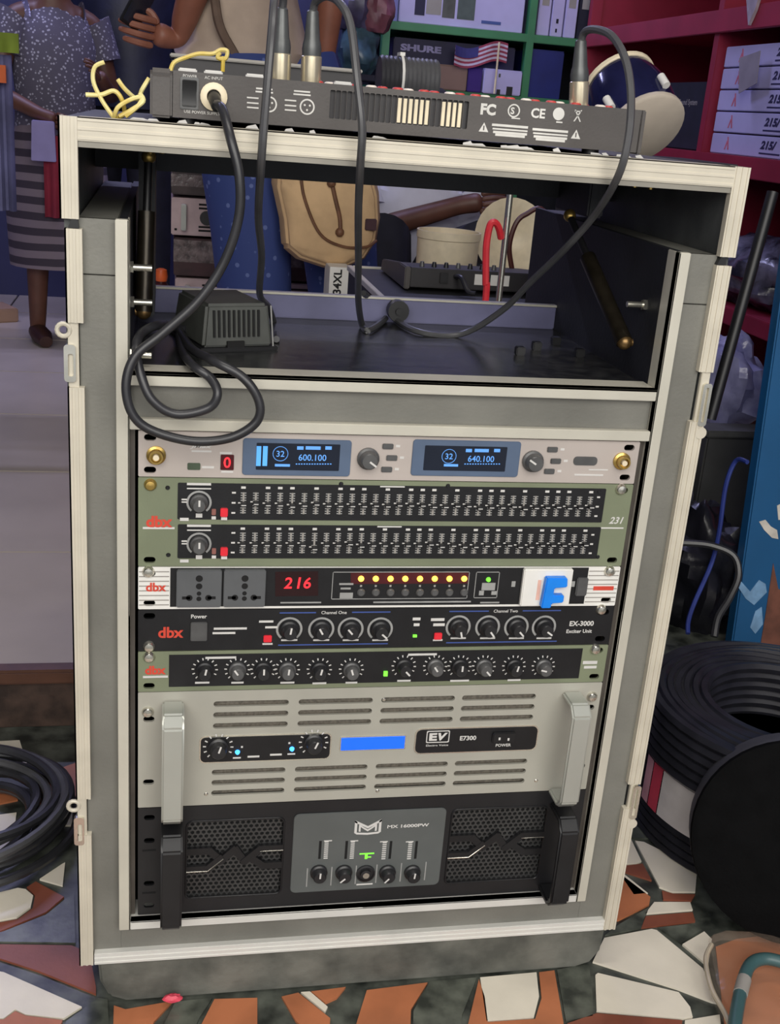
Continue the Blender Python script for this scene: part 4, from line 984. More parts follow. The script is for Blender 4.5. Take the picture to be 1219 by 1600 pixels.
def tops(J, hem=None, slv=.55, rs=.074, wd=1.0):
    pv, be, ch, co = (J.get(q) or D for q, D in (('pelvis', (0,0,.95)), ('belly', (0,0,1.10)), ('chest', (0,0,1.30)), ('collar', (0,-.01,1.43))))
    hem = hem or (pv[0], pv[1], pv[2]-.09)
    L = [[(*hem[:3], .190*wd, .148*wd), (*pv[:3], .182*wd, .142*wd), (*be[:3], .174*wd, .138*wd), (*ch[:3], .192*wd, .142*wd), (co[0], co[1], co[2]-.02, .165*wd, .10*wd), (co[0], co[1], co[2]+.035, .075, .075)]]
    for s_, sx in (('l', -1), ('r', 1)):
        sh = J.get('sh'+s_, (sx*.175, -.01, 1.405)); el = J.get('el'+s_, (sx*.225, -.03, 1.13)); wr = J.get('wr'+s_, (sx*.235, .06, .89))
        m = lambda a, b_, q: tuple(a[i]+(b_[i]-a[i])*q for i in range(3))
        q0 = m(sh, co, .35)
        if slv <= 1: L.append([(*q0, rs, rs), (*sh[:3], rs, rs), (*m(sh, el, slv), rs*1.02, rs*1.02)])
        else: L.append([(*q0, rs, rs), (*sh[:3], rs, rs), (*el[:3], rs*.85, rs*.85), (*m(el, wr, slv-1), rs*.72, rs*.72)])
    return L
def pants(J, r=.104):
    pv = J.get('pelvis', (0, 0, .95)); L = [[(pv[0], pv[1], pv[2]+.06, .150, .112), (pv[0], pv[1], pv[2]-.02, .165, .122), (pv[0], pv[1], pv[2]-.12, .160, .115)]]
    for s_, sx in (('l', -1), ('r', 1)):
        hi = J.get('hi'+s_, (sx*.09, 0, .90)); kn = J.get('kn'+s_, (sx*.10, .02, .50)); an = J.get('an'+s_, (sx*.10, -.02, .09))
        L.append([(hi[0], hi[1], hi[2]+.02, r*.95, r), (*tuple(hi[i]+(kn[i]-hi[i])*.3 for i in range(3)), r, r*1.05), (*kn[:3], r*.80, r*.85), (an[0], an[1], an[2]+.03, r*.66, r*.72)])
    return L
def shoe(J, s_):
    sx = -1 if s_ == 'l' else 1; he = J.get('he'+s_, (sx*.10, -.03, .035)); to = J.get('to'+s_, (sx*.11, .13, .028))
    return [[(he[0], he[1]-.04, .04, .025, .03), (he[0], he[1], .042, .042, .042), (*tuple(he[i]+(to[i]-he[i])*.6 for i in range(2)), .038, .048, .038), (to[0], to[1]+.03, .028, .030, .026)]]
M_SKIN = mat('dark_skin', (92, 58, 46), .5, 0, .12, 20); M_SKIN2 = mat('brown_skin', (136, 86, 68), .5, 0, .1, 20)
M_HAIR = mat('black_hair', (20, 18, 20), .8, 0, .2, 60, .4, 300)
M_BEIGE = mat('beige_jersey', (176, 158, 142), .85, 0, .08, 14, .2, 60)
M_NAVYP = spots('navy_printed_cotton', (44, 60, 116), (88, 102, 152), 30, .16)
M_JKT = mat('navy_jacket', (24, 28, 52), .5, 0, .3, 12, .2, 60)
M_TEE = mat('white_tee', (206, 206, 226), .85, 0, .06, 12, .2, 50)
M_DARKT = mat('dark_trousers', (28, 28, 44), .8, 0, .2, 20)
M_LACE = spots('pale_lace', (84, 80, 98), (160, 158, 178), 90, .28)
M_SKIRT = stripes('striped_skirt', ((56, 48, 62), (120, 108, 120)), 6.5)
M_SHOE = mat('brown_shoe', (60, 34, 26), .5, 0, .2, 20)
# the man in beige, half turned away, phone raised in his left hand
def local(P, o, yaw, H): v = Matrix.Rotation(-yaw, 3, 'Z') @ (P-Vector(o))*(1.75/H); return tuple(v)
O1, Y1, H1 = (.255, 2.28, .10), math.radians(62), 1.78
wr1 = at(278, 62, y=2.16); pa1 = at(238, 52, y=2.12)
J1 = dict(pelvis=(0,.02,.95), belly=(0,.06,1.10), hil=(-.09,.0,.90), knl=(-.11,-.05,.50), anl=(-.11,-.09,.09), hel=(-.11,-.10,.035), tol=(-.12,.06,.028), hir=(.09,-.06,.90), knr=(.11,-.22,.50), anr=(.11,-.28,.09), her=(.11,-.29,.035), tor=(.13,-.13,.028), ell=(-.235, .06, 1.075), wrl=local(wr1, O1, Y1, H1), pal=local(pa1, O1, Y1, H1), elr=(.20, -.13, 1.12), wrr=(.23, -.10, .89), par=(.235, -.07, .81))
t, W1 = person('person', 'person in a beige t-shirt and navy printed trousers holding a phone', *O1, H1, Y1, dict(J1, curl=.8), M_SKIN2, [
    ('t_shirt', M_BEIGE, tops(J1, (0, .07, .872), .5, .082, 1.10)), ('trousers', M_NAVYP, pants(J1, .128)), ('shoe', M_SHOE, shoe(J1, 'l')), ('shoe', M_SHOE, shoe(J1, 'r'))], M_HAIR, 'l')
hp = pa1+Vector((-.035, -.018, .055))
t = thing('mobile_phone', 'dark phone held up in the hand of the person in beige', 'phone', hp)
RP = Matrix.Rotation(.5, 3, 'Y') @ Matrix.Rotation(.9, 3, 'Z')
b = MB().box(-.036, .036, -.004, .004, -.05, .095); b.v = [tuple(RP @ Vector(v)+hp) for v in b.v]; part('body', b, M_BLACK, t, .002)
b = MB().box(-.032, .032, -.0048, -.004, -.042, .088); b.v = [tuple(RP @ Vector(v)+hp) for v in b.v]; part('screen', b, M_SCR, t)
# canvas shoulder bag at his side
M_CANV = mat('sand_canvas', (196, 164, 124), .85, 0, .1, 16, .25, 80); M_LEA = mat('tan_leather', (104, 70, 48), .6, 0, .2, 30)
bag = thing('shoulder_bag', 'sand canvas shoulder bag with brown straps hanging in front of navy trousers', 'bag', (.45, 2.02, .50))
BO = [(426,262),(424,285),(436,340),(440,385),(462,404),(505,418),(540,418),(570,404),(588,375),(594,340),(592,300),(582,262)]
b = MB(); yb = 2.02
for wv, sc in ((-.055, .72), (-.04, .90), (0, 1.0), (.04, .95), (.07, .8)):
    P = [A(px, py, yb) for px, py in BO]; c = sum(P, Vector())/len(P)
    b.v += [tuple(c+(p-c)*sc+Vector((0, wv, 0))) for p in P]
n = len(BO)
for k in range(4): b.f += [(k*n+i, k*n+(i+1) % n, (k+1)*n+(i+1) % n, (k+1)*n+i) for i in range(n)]
b.f += [tuple(range(n))[::-1], tuple(range(4*n, 5*n))]
part('bag_body', b, M_CANV, bag, .008)
yf = yb-.055
part('seam_cord', MB().tube([A(470, 268, yf-.004), A(476, 310, yf-.004), A(500, 365, yf-.004), A(535, 385, yf-.004), A(572, 386, yf-.004), A(588, 376, yf+.02)], .004, 6), M_LEA, bag)
part('buckle_strap', MB().tube([A(518, 282, yf-.004), A(524, 310, yf-.004), A(531, 340, yf-.004), A(532, 362, yf-.004)], .0055, 6).sphere(A(518, 286, yf-.004), .012, 10).sphere(A(531, 363, yf-.004), .012, 10), M_LEA, bag)
part('patch', MB().box(A(571, 342, yf).x, A(589, 342, yf).x, yf-.006, yf+.03, A(580, 360, yf).z, A(580, 342, yf).z), mat('maroon_patch', (58, 30, 38), .7), bag, .002)
part('shoulder_strap', MB().tube([A(452, 262, yb), A(420, 190, 2.06), A(372, 95, 2.09), A(345, 45, 2.08), A(336, 0, 2.09), A(330, -60, 2.12), A(334, -140, 2.2), A(380, -170, 2.32)], .012, 8), mat('strap_brown', (98, 80, 68), .8), bag)
# the seated man in white
SE = dict(pelvis=(0,0,.30,.13), belly=(0,.05,.41,.125), chest=(0,.12,.545,.13), collar=(0,.18,.655,.075), neck=(0,.22,.70,.05), jaw=(0,.285,.735,.062), head=(0,.285,.805,.085), crown=(0,.28,.855,.064),
    shl=(-.175,.17,.635,.062), shr=(.175,.17,.635,.062), elr=(.17,.22,.47,.044), wrr=(-.10,.36,.585,.03), par=(-.17,.38,.60,.034), ell=(-.25,.20,.41,.044), wrl=(-.22,.40,.44,.03), pal=(-.20,.47,.43,.034),
    hil=(-.09,.03,.28,.098), hir=(.09,.03,.28,.098), knl=(-.16,.40,.47,.062), knr=(.16,.40,.47,.062), anl=(-.14,.44,.09,.04), anr=(.14,.44,.09,.04), hel=(-.14,.42,.035,.036), her=(.14,.42,.035,.036), tol=(-.15,.56,.028,.028), tor=(.15,.56,.028,.028))
t, W2 = person('person', 'seated person in a white t-shirt bending forward with one forearm crossed', .80, 2.84, .10, 1.74, math.radians(182), SE, M_SKIN, [
    ('t_shirt', M_TEE, tops(SE, (0,.0,.325), .5, .078, 1.05)), ('trousers', M_DARKT, pants(SE, .125)), ('shoe', M_SHOE, shoe(SE, 'l')), ('shoe', M_SHOE, shoe(SE, 'r'))], M_HAIR)
st = thing('stool', 'low dark stool under the seated person in white', 'stool', (.80, 2.87, .10))
part('seat', MB().cyl((.80, 2.87, .215), (.80, 2.87, .245), .16, n=24), M_NOSE, st, .004)
for sx in (-1, 1):
    for sy in (-1, 1): part('leg', MB().cyl((.80+sx*.12, 2.87+sy*.12, .10), (.80+sx*.09, 2.87+sy*.09, .215), .014), M_NOSE, st)
# girl in lace blouse and striped skirt
J3 = dict(ell=(-.25,.02,1.10), wrl=(-.16,.20,1.16), pal=(-.12,.24,1.20), elr=(.27,.04,1.10), wrr=(.12,.20,1.02), par=(.06,.24,1.0))
t, W3 = person('person', 'small person in pale lace blouse and dark striped skirt at far left', -.335, 3.02, .10, 1.28, math.radians(200), J3, M_SKIN, [
    ('blouse', M_LACE, tops(J3, None, .5, .080)), ('skirt', M_SKIRT, [[(0,0,1.0,.168,.13), (0,.01,.85,.215,.17), (0,.02,.6,.235,.20), (0,.02,.36,.225,.20)]]), ('shoe', M_SHOE, shoe(J3, 'l')), ('shoe', M_SHOE, shoe(J3, 'r'))], M_HAIR)
# person in a navy jacket
t, W4 = person('person', 'person in a shiny navy jacket and dark trousers behind the left case corner', -.13, 3.45, .10, 1.70, math.radians(170), {}, M_SKIN, [
    ('jacket', M_JKT, tops({}, (0,0,.80), 1.85, .080, 1.12)), ('trousers', M_DARKT, pants({})), ('shoe', M_SHOE, shoe({}, 'l')), ('shoe', M_SHOE, shoe({}, 'r'))], M_HAIR)

# ------------------------------------------------------------------ left background
def drape(name, label_, cat, corners, y, m, wav=.03, th=.012, nx=18, nz=8, n=4):
    (x0, z1), (x1, z0) = corners; b = MB(); 
    for s in (0, th):
        for i in range(nx+1):
            for j in range(nz+1):
                u = i/nx; v = j/nz
                b.v.append((x0+(x1-x0)*u, y+s+wav*math.sin(u*PI*2*n)*(.4+.6*v), z1+(z0-z1)*v))
    q = (nx+1)*(nz+1); I = lambda i, j, s: s*q+i*(nz+1)+j
    for i in range(nx):
        for j in range(nz): b.f += [(I(i,j,0), I(i,j+1,0), I(i+1,j+1,0), I(i+1,j,0)), (I(i,j,1), I(i+1,j,1), I(i+1,j+1,1), I(i,j+1,1))]
    for i in range(nx): b.f += [(I(i,0,0), I(i+1,0,0), I(i+1,0,1), I(i,0,1)), (I(i,nz,0), I(i,nz,1), I(i+1,nz,1), I(i+1,nz,0))]
    for j in range(nz): b.f += [(I(0,j,0), I(0,j,1), I(0,j+1,1), I(0,j+1,0)), (I(nx,j,0), I(nx,j+1,0), I(nx,j+1,1), I(nx,j,1))]
    return b
rk = thing('clothes_rail', 'dark steel rail carrying hanging cloths at far left', 'rail', (-.62, 2.2, .10))
part('bar', MB().cyl((-.80, 2.2, 1.30), (-.26, 2.2, 1.30), .01), M_PNL, rk)
for x in (-.80,): part('post', MB().cyl((x, 2.2, .10), (x, 2.2, 1.31), .012), M_PNL, rk)
for q in ((-.80, 2.0), (-.80, 2.4)): part('foot', MB().cyl((q[0], q[1], .112), (q[0], 2.2, .112), .012), M_PNL, rk)
yy = 2.2
def hang(label_, p0, p1, m, n=3, wav=.015, nm='hanging_cloth', y=yy, top=None):
    a = A(*p0, y); c = A(*p1, y); solo(nm, drape('', '', '', ((a.x, top or a.z), (c.x, c.z)), y-.006, m, wav, n=n), m, label_, 'cloth')
hang('blue-grey hanging cloth with long folds below the green one', (-60, 80), (26, 330), mat('slate_cloth', (92, 92, 128), .85, 0, .25, 10), 4)
hang('lime green folded cloth at the left edge', (-60, 45), (30, 84), mat('lime_cloth', (110, 128, 42), .85, 0, .15, 10), 2, .012, y=yy-.03)
hang('orange cloth tag at the left edge over the blue-grey cloth', (-40, 98), (10, 130), mat('orange_cloth', (186, 92, 52), .85, 0, .15, 10), 1, .006, y=yy-.035)
# things carried by the girl
a = A(62, 225, 2.83); 
solo('paper_bag', taper_box(a.x-.025, a.x+.05, 2.81, 2.86, a.z-.05, a.z+.07, .004), mat('lavender_paper', (150, 142, 196), .7, 0, .06, 20), 'lavender paper bag beside the left upper case corner', 'bag', .002)
a = A(90, 300, 2.84); solo('red_cloth', drape('', '', '', ((a.x-.04, a.z+.17), (a.x+.05, a.z-.08)), 2.835, None, .014, n=2), mat('red_cloth', (146, 44, 66), .85, 0, .15, 10), 'red cloth hanging beside the left case edge', 'cloth')
c = at(8, 500, z=.10); R_ = Matrix.Rotation(.5, 3, 'Z'); b = MB().box(-.16, .05, -.06, .09, 0, .05); b.v = [tuple(R_ @ Vector(v)+Vector((c.x-.02, c.y, .10))) for v in b.v]
solo('carton', b, mat('tan_carton', (150, 120, 98), .8, 0, .1, 10), 'flat tan carton on the tiles at the left edge', 'box', .004)
# stacked amplifiers seen through the case opening at left
def amp_box(label_, px0, py0, px1, py1, y, m, kind):
    a = A(px0, py0, y); c = A(px1, py1, y); t = thing('stacked_unit', label_, 'audio unit', ((a.x+c.x)/2, y, c.z), 'units stacked behind the case')
    part('body', MB().box(a.x, a.x+.48, y, y+.28, c.z, a.z), m, t, .003)
    if kind == 'amp':
        part('front_handle', MB().box(a.x+.030, a.x+.046, y-.030, y, c.z+(a.z-c.z)*.15, c.z+(a.z-c.z)*.85), M_HAND, t, .002)
        b = MB(); h = a.z-c.z
        for q in (.15, .25, .75, .85): b.box(a.x+.085, a.x+.44, y-.001, y, c.z+h*q-.003, c.z+h*q+.003)
        b.box(a.x+.010, a.x+.018, y-.001, y, c.z+h*.12, c.z+h*.18)
        part('vent_slots', b, M_VOID, t); part('dial', MB().cyl((a.x+.11, y, c.z+h*.5), (a.x+.11, y-.012, c.z+h*.5), min(.022, h*.2)), M_KNOB, t)
    else:
        part('wrap', MB().box(a.x-.001, a.x+.481, y-.001, y+.2, c.z+(a.z-c.z)*.35, a.z-.004), mat('smoked_wrap', (110, 98, 96), .25, 0, .5, 40, .8, 40), t, .002)
M_PINKS = mat('pinkish_silver', (182, 160, 160), .45, .2, .08, 20)
ya = 2.70
amp_box('clear-wrapped box on top of the stack behind the case at left', 268, 268, 330, 307, ya, mat('brown_dark_box', (66, 54, 52), .6, 0, .3, 20), 'box')
amp_box('pinkish silver amplifier second in the stack behind the case', 268, 308, 330, 370, ya, M_PINKS, 'amp')
amp_box('dark red-wrapped box third in the stack behind the case', 272, 371, 332, 433, ya, mat('maroon_dark_box', (60, 34, 36), .6, 0, .3, 20), 'box')
amp_box('pinkish silver amplifier lowest in view behind the case', 274, 434, 334, 500, ya, M_PINKS, 'amp')
a = A(274, 500, ya)
solo('plinth', MB().box(a.x-.10, a.x+.50, ya-.03, ya+.30, .10, a.z), M_NOSE, 'dark wooden plinth under the stack behind the rack case', 'stand', .004)
a2 = A(252, 432, ya+.02); pz0 = a.z
t = thing('glow_form', 'small dark red bottle with an orange top left of the stacked units', 'bottle', (a2.x, ya+.02, pz0))  # made-up form, its orange top coloured for a small orange glow
part('form_body', MB().lathe([(.026, pz0), (.026, a2.z-.030), (.018, a2.z-.020), (.015, a2.z-.012)], (a2.x, ya+.02, 0), (0,0,1), 16), mat('dark_red_tone', (62, 24, 22), .3), t)
part('form_top', MB().lathe([(.018, a2.z-.014), (.021, a2.z), (.018, a2.z+.022), (.008, a2.z+.026)], (a2.x, ya+.02, 0), (0,0,1), 16), mat('orange_glow', (206, 92, 40), .4), t)

# ------------------------------------------------------------------ bench behind the case: second mixer, bucket, horn, pole
yb2 = 1.25
pa = A(600, 440, 1.15); top = A(650, 470, 1.15).z
fc = thing('equipment_trunk', 'dark trunk with silver corner edges under the second mixer', 'case', (.65, 1.35, .10))
tx0, tx1, ty0, ty1 = A(598, 470, 1.15).x, A(598, 470, 1.15).x+.42, 1.15, 1.62
part('shell', MB().box(tx0+.004, tx1-.004, ty0+.004, ty1-.004, .10, top-.004), M_IN, fc)
for q in ((tx0, tx0+.012, ty0, ty1, top-.012, top), (tx1-.012, tx1, ty0, ty1, top-.012, top), (tx0+.012, tx1-.012, ty0, ty0+.012, top-.012, top), (tx0+.012, tx1-.012, ty1-.012, ty1, top-.012, top), (tx0, tx0+.012, ty0, ty0+.012, .10, top-.012), (tx1-.012, tx1, ty0, ty0+.012, .10, top-.012)):
    part('corner_edge', MB().box(*q), M_ALU, fc, .001)
ym = 1.30
a = A(642, 418, ym); c = A(825, 452, ym)
m2 = thing('mixing_console.001', 'second black mixing console on the trunk behind the rack case', 'mixer', ((a.x+c.x)/2, ym, top))
part('body', MB().prism([(ym, top+.004), (ym, a.z), (ym+.05, a.z), (ym+.24, a.z-.02), (ym+.26, top+.004)], a.x, c.x+.05, YZ), M_MIXD, m2, .002)
part('side_cheek', MB().prism([(ym-.003, top), (ym-.003, a.z+.002), (ym+.06, a.z+.002), (ym+.26, a.z-.018), (ym+.27, top)], a.x-.012, a.x, YZ), M_MIX, m2, .002)
h = a.z-top
x = A(694, 430, ym).x; part('rocker_switch', MB().box(x-.009, x+.009, ym-.004, ym, top+h*.35, top+h*.85), M_BLACK, m2, .001)
for px in (750, 775, 790):
    x = A(px, 432, ym).x; part('label_plate', MB().box(x-.011, x+.009, ym-.001, ym, top+h*.35, top+h*.85), M_STRIP, m2)
x = A(712, 430, ym).x; part('cord', MB().tube([(x, ym-.002, top+h*.7), (x+.006, ym-.03, top+h*.72), (x+.016, ym-.05, top+h*.2), (x+.03, ym-.06, top+.006)], .005, 8), M_CBL, m2)
for k in range(7):
    x = a.x+.03+k*.026; part('knob', MB().cyl((x, ym+.03, a.z-.001), (x, ym+.03, a.z+.010), .006, .004, 10), M_KNOB if k % 3 else M_KNOBG, m2)
# bucket
yk = 1.72
a = A(664, 370, yk); c = A(762, 370, yk); r = (c.x-a.x)/2; ctr = Vector(((a.x+c.x)/2, yk+r, 0)); zb = .60
zt = A(710, 366, yk).z
bk = thing('bucket', 'off-white plastic tub behind the second mixer', 'tub', (ctr.x, ctr.y, .10))
part('wall', MB().lathe([(r*.82, .10), (r, zt-.02), (r*1.03, zt-.018), (r*1.03, zt), (r*.97, zt), (r*.8, .115)], (ctr.x, ctr.y, 0), (0,0,1), 28), M_CREAM, bk)
# horn disc
yh = 1.85; c = A(800, 372, yh); 
hn = thing('horn_speaker', 'cream horn loudspeaker with a wide flare beside the tub', 'loudspeaker', (c.x, yh, .10))
d = Vector((.05, -1, .25)).normalized()
part('flare', MB().lathe([(.02, -.14), (.03, -.08), (.06, -.03), (.098, 0), (.102, .003), (.098, .002), (.055, -.02), (.012, -.05)], c, d, 28), M_CREAM, hn)
part('driver', MB().cyl(c-d*.14, c-d*.22, .045, n=20), M_KNOBG, hn); part('bracket', MB().box(c.x-.012, c.x+.012, yh+.07, yh+.10, .10, c.z-.01), M_PNL, hn)
# microphone stand pole and red cable
yp = 1.04
ps = thing('microphone_stand', 'slim chrome microphone stand between the second mixer and the case', 'stand', (A(781, 470, yp).x, yp, .10))
p0 = A(778, 480, yp); p1 = A(786, 285, yp)
part('pole', MB().cyl((p0.x, yp, .10), (p0.x, yp, .96), .006), M_CHROME, ps); part('base', MB().cyl((p0.x, yp, .10), (p0.x, yp, .122), .058, n=24), M_BLACK, ps, .004)
part('clutch', MB().cyl((p0.x, yp, .55), (p0.x, yp, .60), .010), M_BLACK, ps)
yr = 1.025
solo('red_cable', MB().tube([(A(756, 500, yr).x, yr, .105), A(757, 490, yr), A(759, 440, yr), A(760, 385, yr), A(766, 352, yr), A(774, 348, yr), A(780, 358, yr+.005), A(783, 372, yr+.012)], .0065, 8), mat('red_cable', (214, 52, 62), .4), 'red cable looped up over the chrome stand', 'cable')
solo('dark_cable', MB().tube([A(800, 420, 1.5), A(796, 385, 1.5), A(806, 350, 1.5), A(822, 335, 1.5), A(850, 330, 1.5), A(880, 400, 1.5)], .006, 8), mat('maroon_cable', (86, 44, 38), .4), 'thin brown cable arching in front of the cream horn', 'cable')
a = A(516, 417, 1.9); c = A(545, 470, 1.9)
cb = thing('toner_carton', 'narrow white carton printed with black capitals under the canvas bag', 'box', (a.x+.02, 1.9, .10))
part('carton_body', MB().box(a.x, c.x, 1.9, 2.0, .10, a.z), M_STRIP, cb, .001)
part('lettering', MB().text('234XL', (A(527, 445, 1.9).x, 1.8995, A(527, 445, 1.9).z), .022, u=(0,0,1), v=(-1,0,0), bold=.03), M_BLACK, cb)

# ------------------------------------------------------------------ green shelves and stock at the back
M_GREEN = mat('green_paint', (58, 126, 84), .5, 0, .1, 10); yS = 3.36
gs = thing('display_shelf', 'green painted stock shelf along the back wall', 'shelf', (1.1, yS, .10))
for x in (.800, 1.345, 1.86): part('post', MB().box(x-.014, x+.014, yS, yS+.04, .10, 2.1), M_GREEN, gs, .002)
for zz in (.55, 1.0, 1.218, 1.75): part('shelf_board', MB().box(.786, 1.874, yS+.001, yS+.44, zz, zz+.028), M_GREEN, gs, .002)
part('back_board', MB().box(.786, 1.874, yS+.44, yS+.45, .10, 2.1), M_DARKT, gs)
def carton(name, label_, x0, x1, z0, h, dy, d, m, words=None, wm=None, wh=.03, group=None, patches=()):
    t = thing(name, label_, 'box', ((x0+x1)/2, yS+dy, z0), group)
    part('carton_body', MB().box(x0, x1, yS+dy, yS+dy+d, z0, z0+h), m, t, .003)
    part('lid_flap', MB().box(x0+.002, x1-.002, yS+dy+.002, yS+dy+d-.002, z0+h, z0+h+.002), m, t)
    if words: part('lettering', MB().text(words, ((x0+x1)/2-.02, yS+dy-.0006, z0+h*.6), wh, bold=.03), wm, t)
    for (u0, u1, v0, v1, pm) in patches: part('printed_panel', MB().box(x0+(x1-x0)*u0, x0+(x1-x0)*u1, yS+dy-.0006, yS+dy, z0+h*v0, z0+h*v1), pm, t)
    return t
M_LAV = mat('lilac_white_card', (186, 182, 224), .7, 0, .05, 10); M_DNAVY = mat('deep_navy_card', (24, 22, 62), .6, 0, .15, 10)
carton('product_box', 'large lilac-white box with a row of pictures on the green shelf', .845, 1.315, 1.246, .36, .02, .3, M_LAV, patches=[(.12,.20,.08,.30,M_DNAVY),(.21,.33,.10,.28,M_GREYL),(.34,.44,.08,.30,M_PLYD),(.46,.60,.08,.30,mat('grey_green_print',(80,92,88),.7)),(.66,.82,.06,.09,M_BLUL)])
for k in range(4):
    x = 1.372+k*.052
    t = carton('upright_box', ['first pale upright box right of the green post', 'second pale upright box, marked with two dots', 'third pale upright box from the green post', 'dark upright box last in the row on the green shelf'][k], x, x+.046, 1.246, .26, .02, .22, M_LAV if k < 3 else M_DARKT, group='boxes in a row on the green shelf', patches=[(.4,.6,.18,.24,M_DARKT),(.4,.55,.06,.11,M_DARKT)] if k == 1 else [(.2,.8,.4,.6,M_GREYL)])
tq = carton('product_box', 'navy box with pale capitals under the green shelf board', .835, 1.30, 1.028, .165, .03, .3, M_DNAVY)
tp = at(658, 76, y=yS+.0295); part('lettering', MB().text('SHURE', tp, .024, bold=.05, width=at(690, 78, y=yS+.03).x-at(626, 74, y=yS+.03).x), mat('lilac_print', (150, 146, 190), .7), tq)
carton('product_box', 'small brown carton in front of the navy box', .985, 1.115, 1.028, .085, -.005, .034, mat('brown_card', (128, 104, 92), .8, 0, .08, 10))
carton('product_box', 'violet box standing between brown carton and white box', 1.118, 1.172, 1.028, .085, -.005, .034, mat('violet_card', (52, 24, 112), .7, 0, .08, 10))
carton('product_box', 'low white box with two dark dials right of the violet box', 1.178, 1.325, 1.028, .085, -.01, .038, M_LAV, patches=[(.62,.78,0,.35,M_BLACK),(.36,.46,0,.2,M_BLACK),(.38,.43,.7,.85,M_PLYD)])
carton('product_box', 'blue box wrapped in plastic right of the green post', 1.365, 1.50, 1.028, .17, .05, .25, mat('royal_blue_card', (26, 40, 130), .5, 0, .12, 10))
# little flag
fg = thing('small_flag', 'small striped flag with a blue canton on a stick beside the brown carton', 'flag', (1.205, yS-.05, 1.028))
fa = A(712, 70, yS-.05); fb = A(784, 104, yS-.05)
part('stick', MB().cyl((A(776, 110, yS-.05).x, yS-.05, 1.028), (A(781, 60, yS-.05).x, yS-.05, A(781, 66, yS-.05).z), .004), M_CREAM, fg)
nx = 14
def fl(u, v): return (fa.x+(fb.x+.02-fa.x)*u, yS-.05+.012*math.sin(u*8), fa.z+.0-(.068)*v+.018*u-.012*math.sin(u*6))
MF = (mat('flag_red', (150, 60, 84), .8), mat('flag_white', (200, 190, 214), .8))
for s in range(9):
    b = MB(); u0 = 0
    for i in range(nx): b.v += []; b.add([fl(i/nx, s/9), fl((i+1)/nx, s/9), fl((i+1)/nx, (s+1)/9), fl(i/nx, (s+1)/9)], [(0,1,2,3)])
    part('stripe', b, MF[s % 2], fg)
b = MB()
for i in range(6): b.add([(fl(i/nx, 0)[0], fl(i/nx, 0)[1]-.003, fl(i/nx, 0)[2]), (fl((i+1)/nx, 0)[0], fl((i+1)/nx, 0)[1]-.003, fl((i+1)/nx, 0)[2]), (fl((i+1)/nx, .5)[0], fl((i+1)/nx, .5)[1]-.003, fl((i+1)/nx, .5)[2]), (fl(i/nx, .5)[0], fl(i/nx, .5)[1]-.003, fl(i/nx, .5)[2])], [(0,1,2,3)])
part('canton', b, mat('flag_blue', (56, 54, 118), .8), fg)
# clear bagged goods standing left of the green shelf
M_CLEAR = mat('crinkled_clear_plastic', (170, 170, 200), .12, 0, .3, 20, .9, 24, alpha=.38)
M_BAGG = mat('bagged_goods', (70, 66, 92), .4, 0, .5, 18)
gd = thing('goods_stand', 'dark stand holding bagged goods left of the green shelf', 'stand', (.65, 3.2, .10))
part('top', MB().box(.52, .77, 3.10, 3.34, 1.03, 1.05), M_DARKT, gd, .002)
for x in (.535, .755):
    for y in (3.12, 3.32): part('leg', MB().box(x-.012, x+.012, y-.012, y+.012, .10, 1.03), M_DARKT, gd)
for k, (px, py, s, m) in enumerate(((555, 45, .10, M_BAGG), (585, 25, .09, mat('pink_goods', (120, 72, 84), .5, 0, .3, 18)), (560, 92, .09, mat('teal_goods', (66, 92, 108), .3, 0, .4, 18)))):
    c = A(px, py, 3.2); zb = 1.05
    solo('bagged_item', lump((c.x, 3.22, zb+s*.9+(.14 if k < 2 else 0)), (s*.75, s*.8, s), k+3, .3), m, ['grey bagged item stacked at the left of the green shelf', 'pinkish bagged item beside the green post', 'teal bagged item under the grey one'][k], 'bag')

# ------------------------------------------------------------------ red shelving on the right
M_REDP = mat('red_paint', (150, 36, 62), .5, 0, .12, 8); XS = 1.55
rs = thing('stock_shelf', 'red painted deep shelving along the right wall', 'shelf', (1.75, 2.2, .0))
for y in (1.08, 2.215, 3.30):
    part('post', MB().box(XS, XS+.04, y, y+.035, .10 if y > 1.1 else 0, 2.2), M_REDP, rs, .002)
    part('divider', MB().box(XS+.04, 2.08, y+.006, y+.028, .10 if y > 1.1 else 0, 2.2), M_REDP, rs)
for zz, th in ((.455, .045), (.84, .055), (1.215, .06), (1.7, .05)):
    part('shelf_board', MB().box(XS+.004, 2.08, 1.10, 3.335, zz+th-.02, zz+th), M_REDP, rs)
    part('front_rail', MB().box(XS-.012, XS+.004, 1.08, 3.335, zz, zz+th), M_REDP, rs, .002)
part('back_board', MB().box(2.08, 2.09, 1.08, 3.335, .1, 2.2), M_REDP, rs)
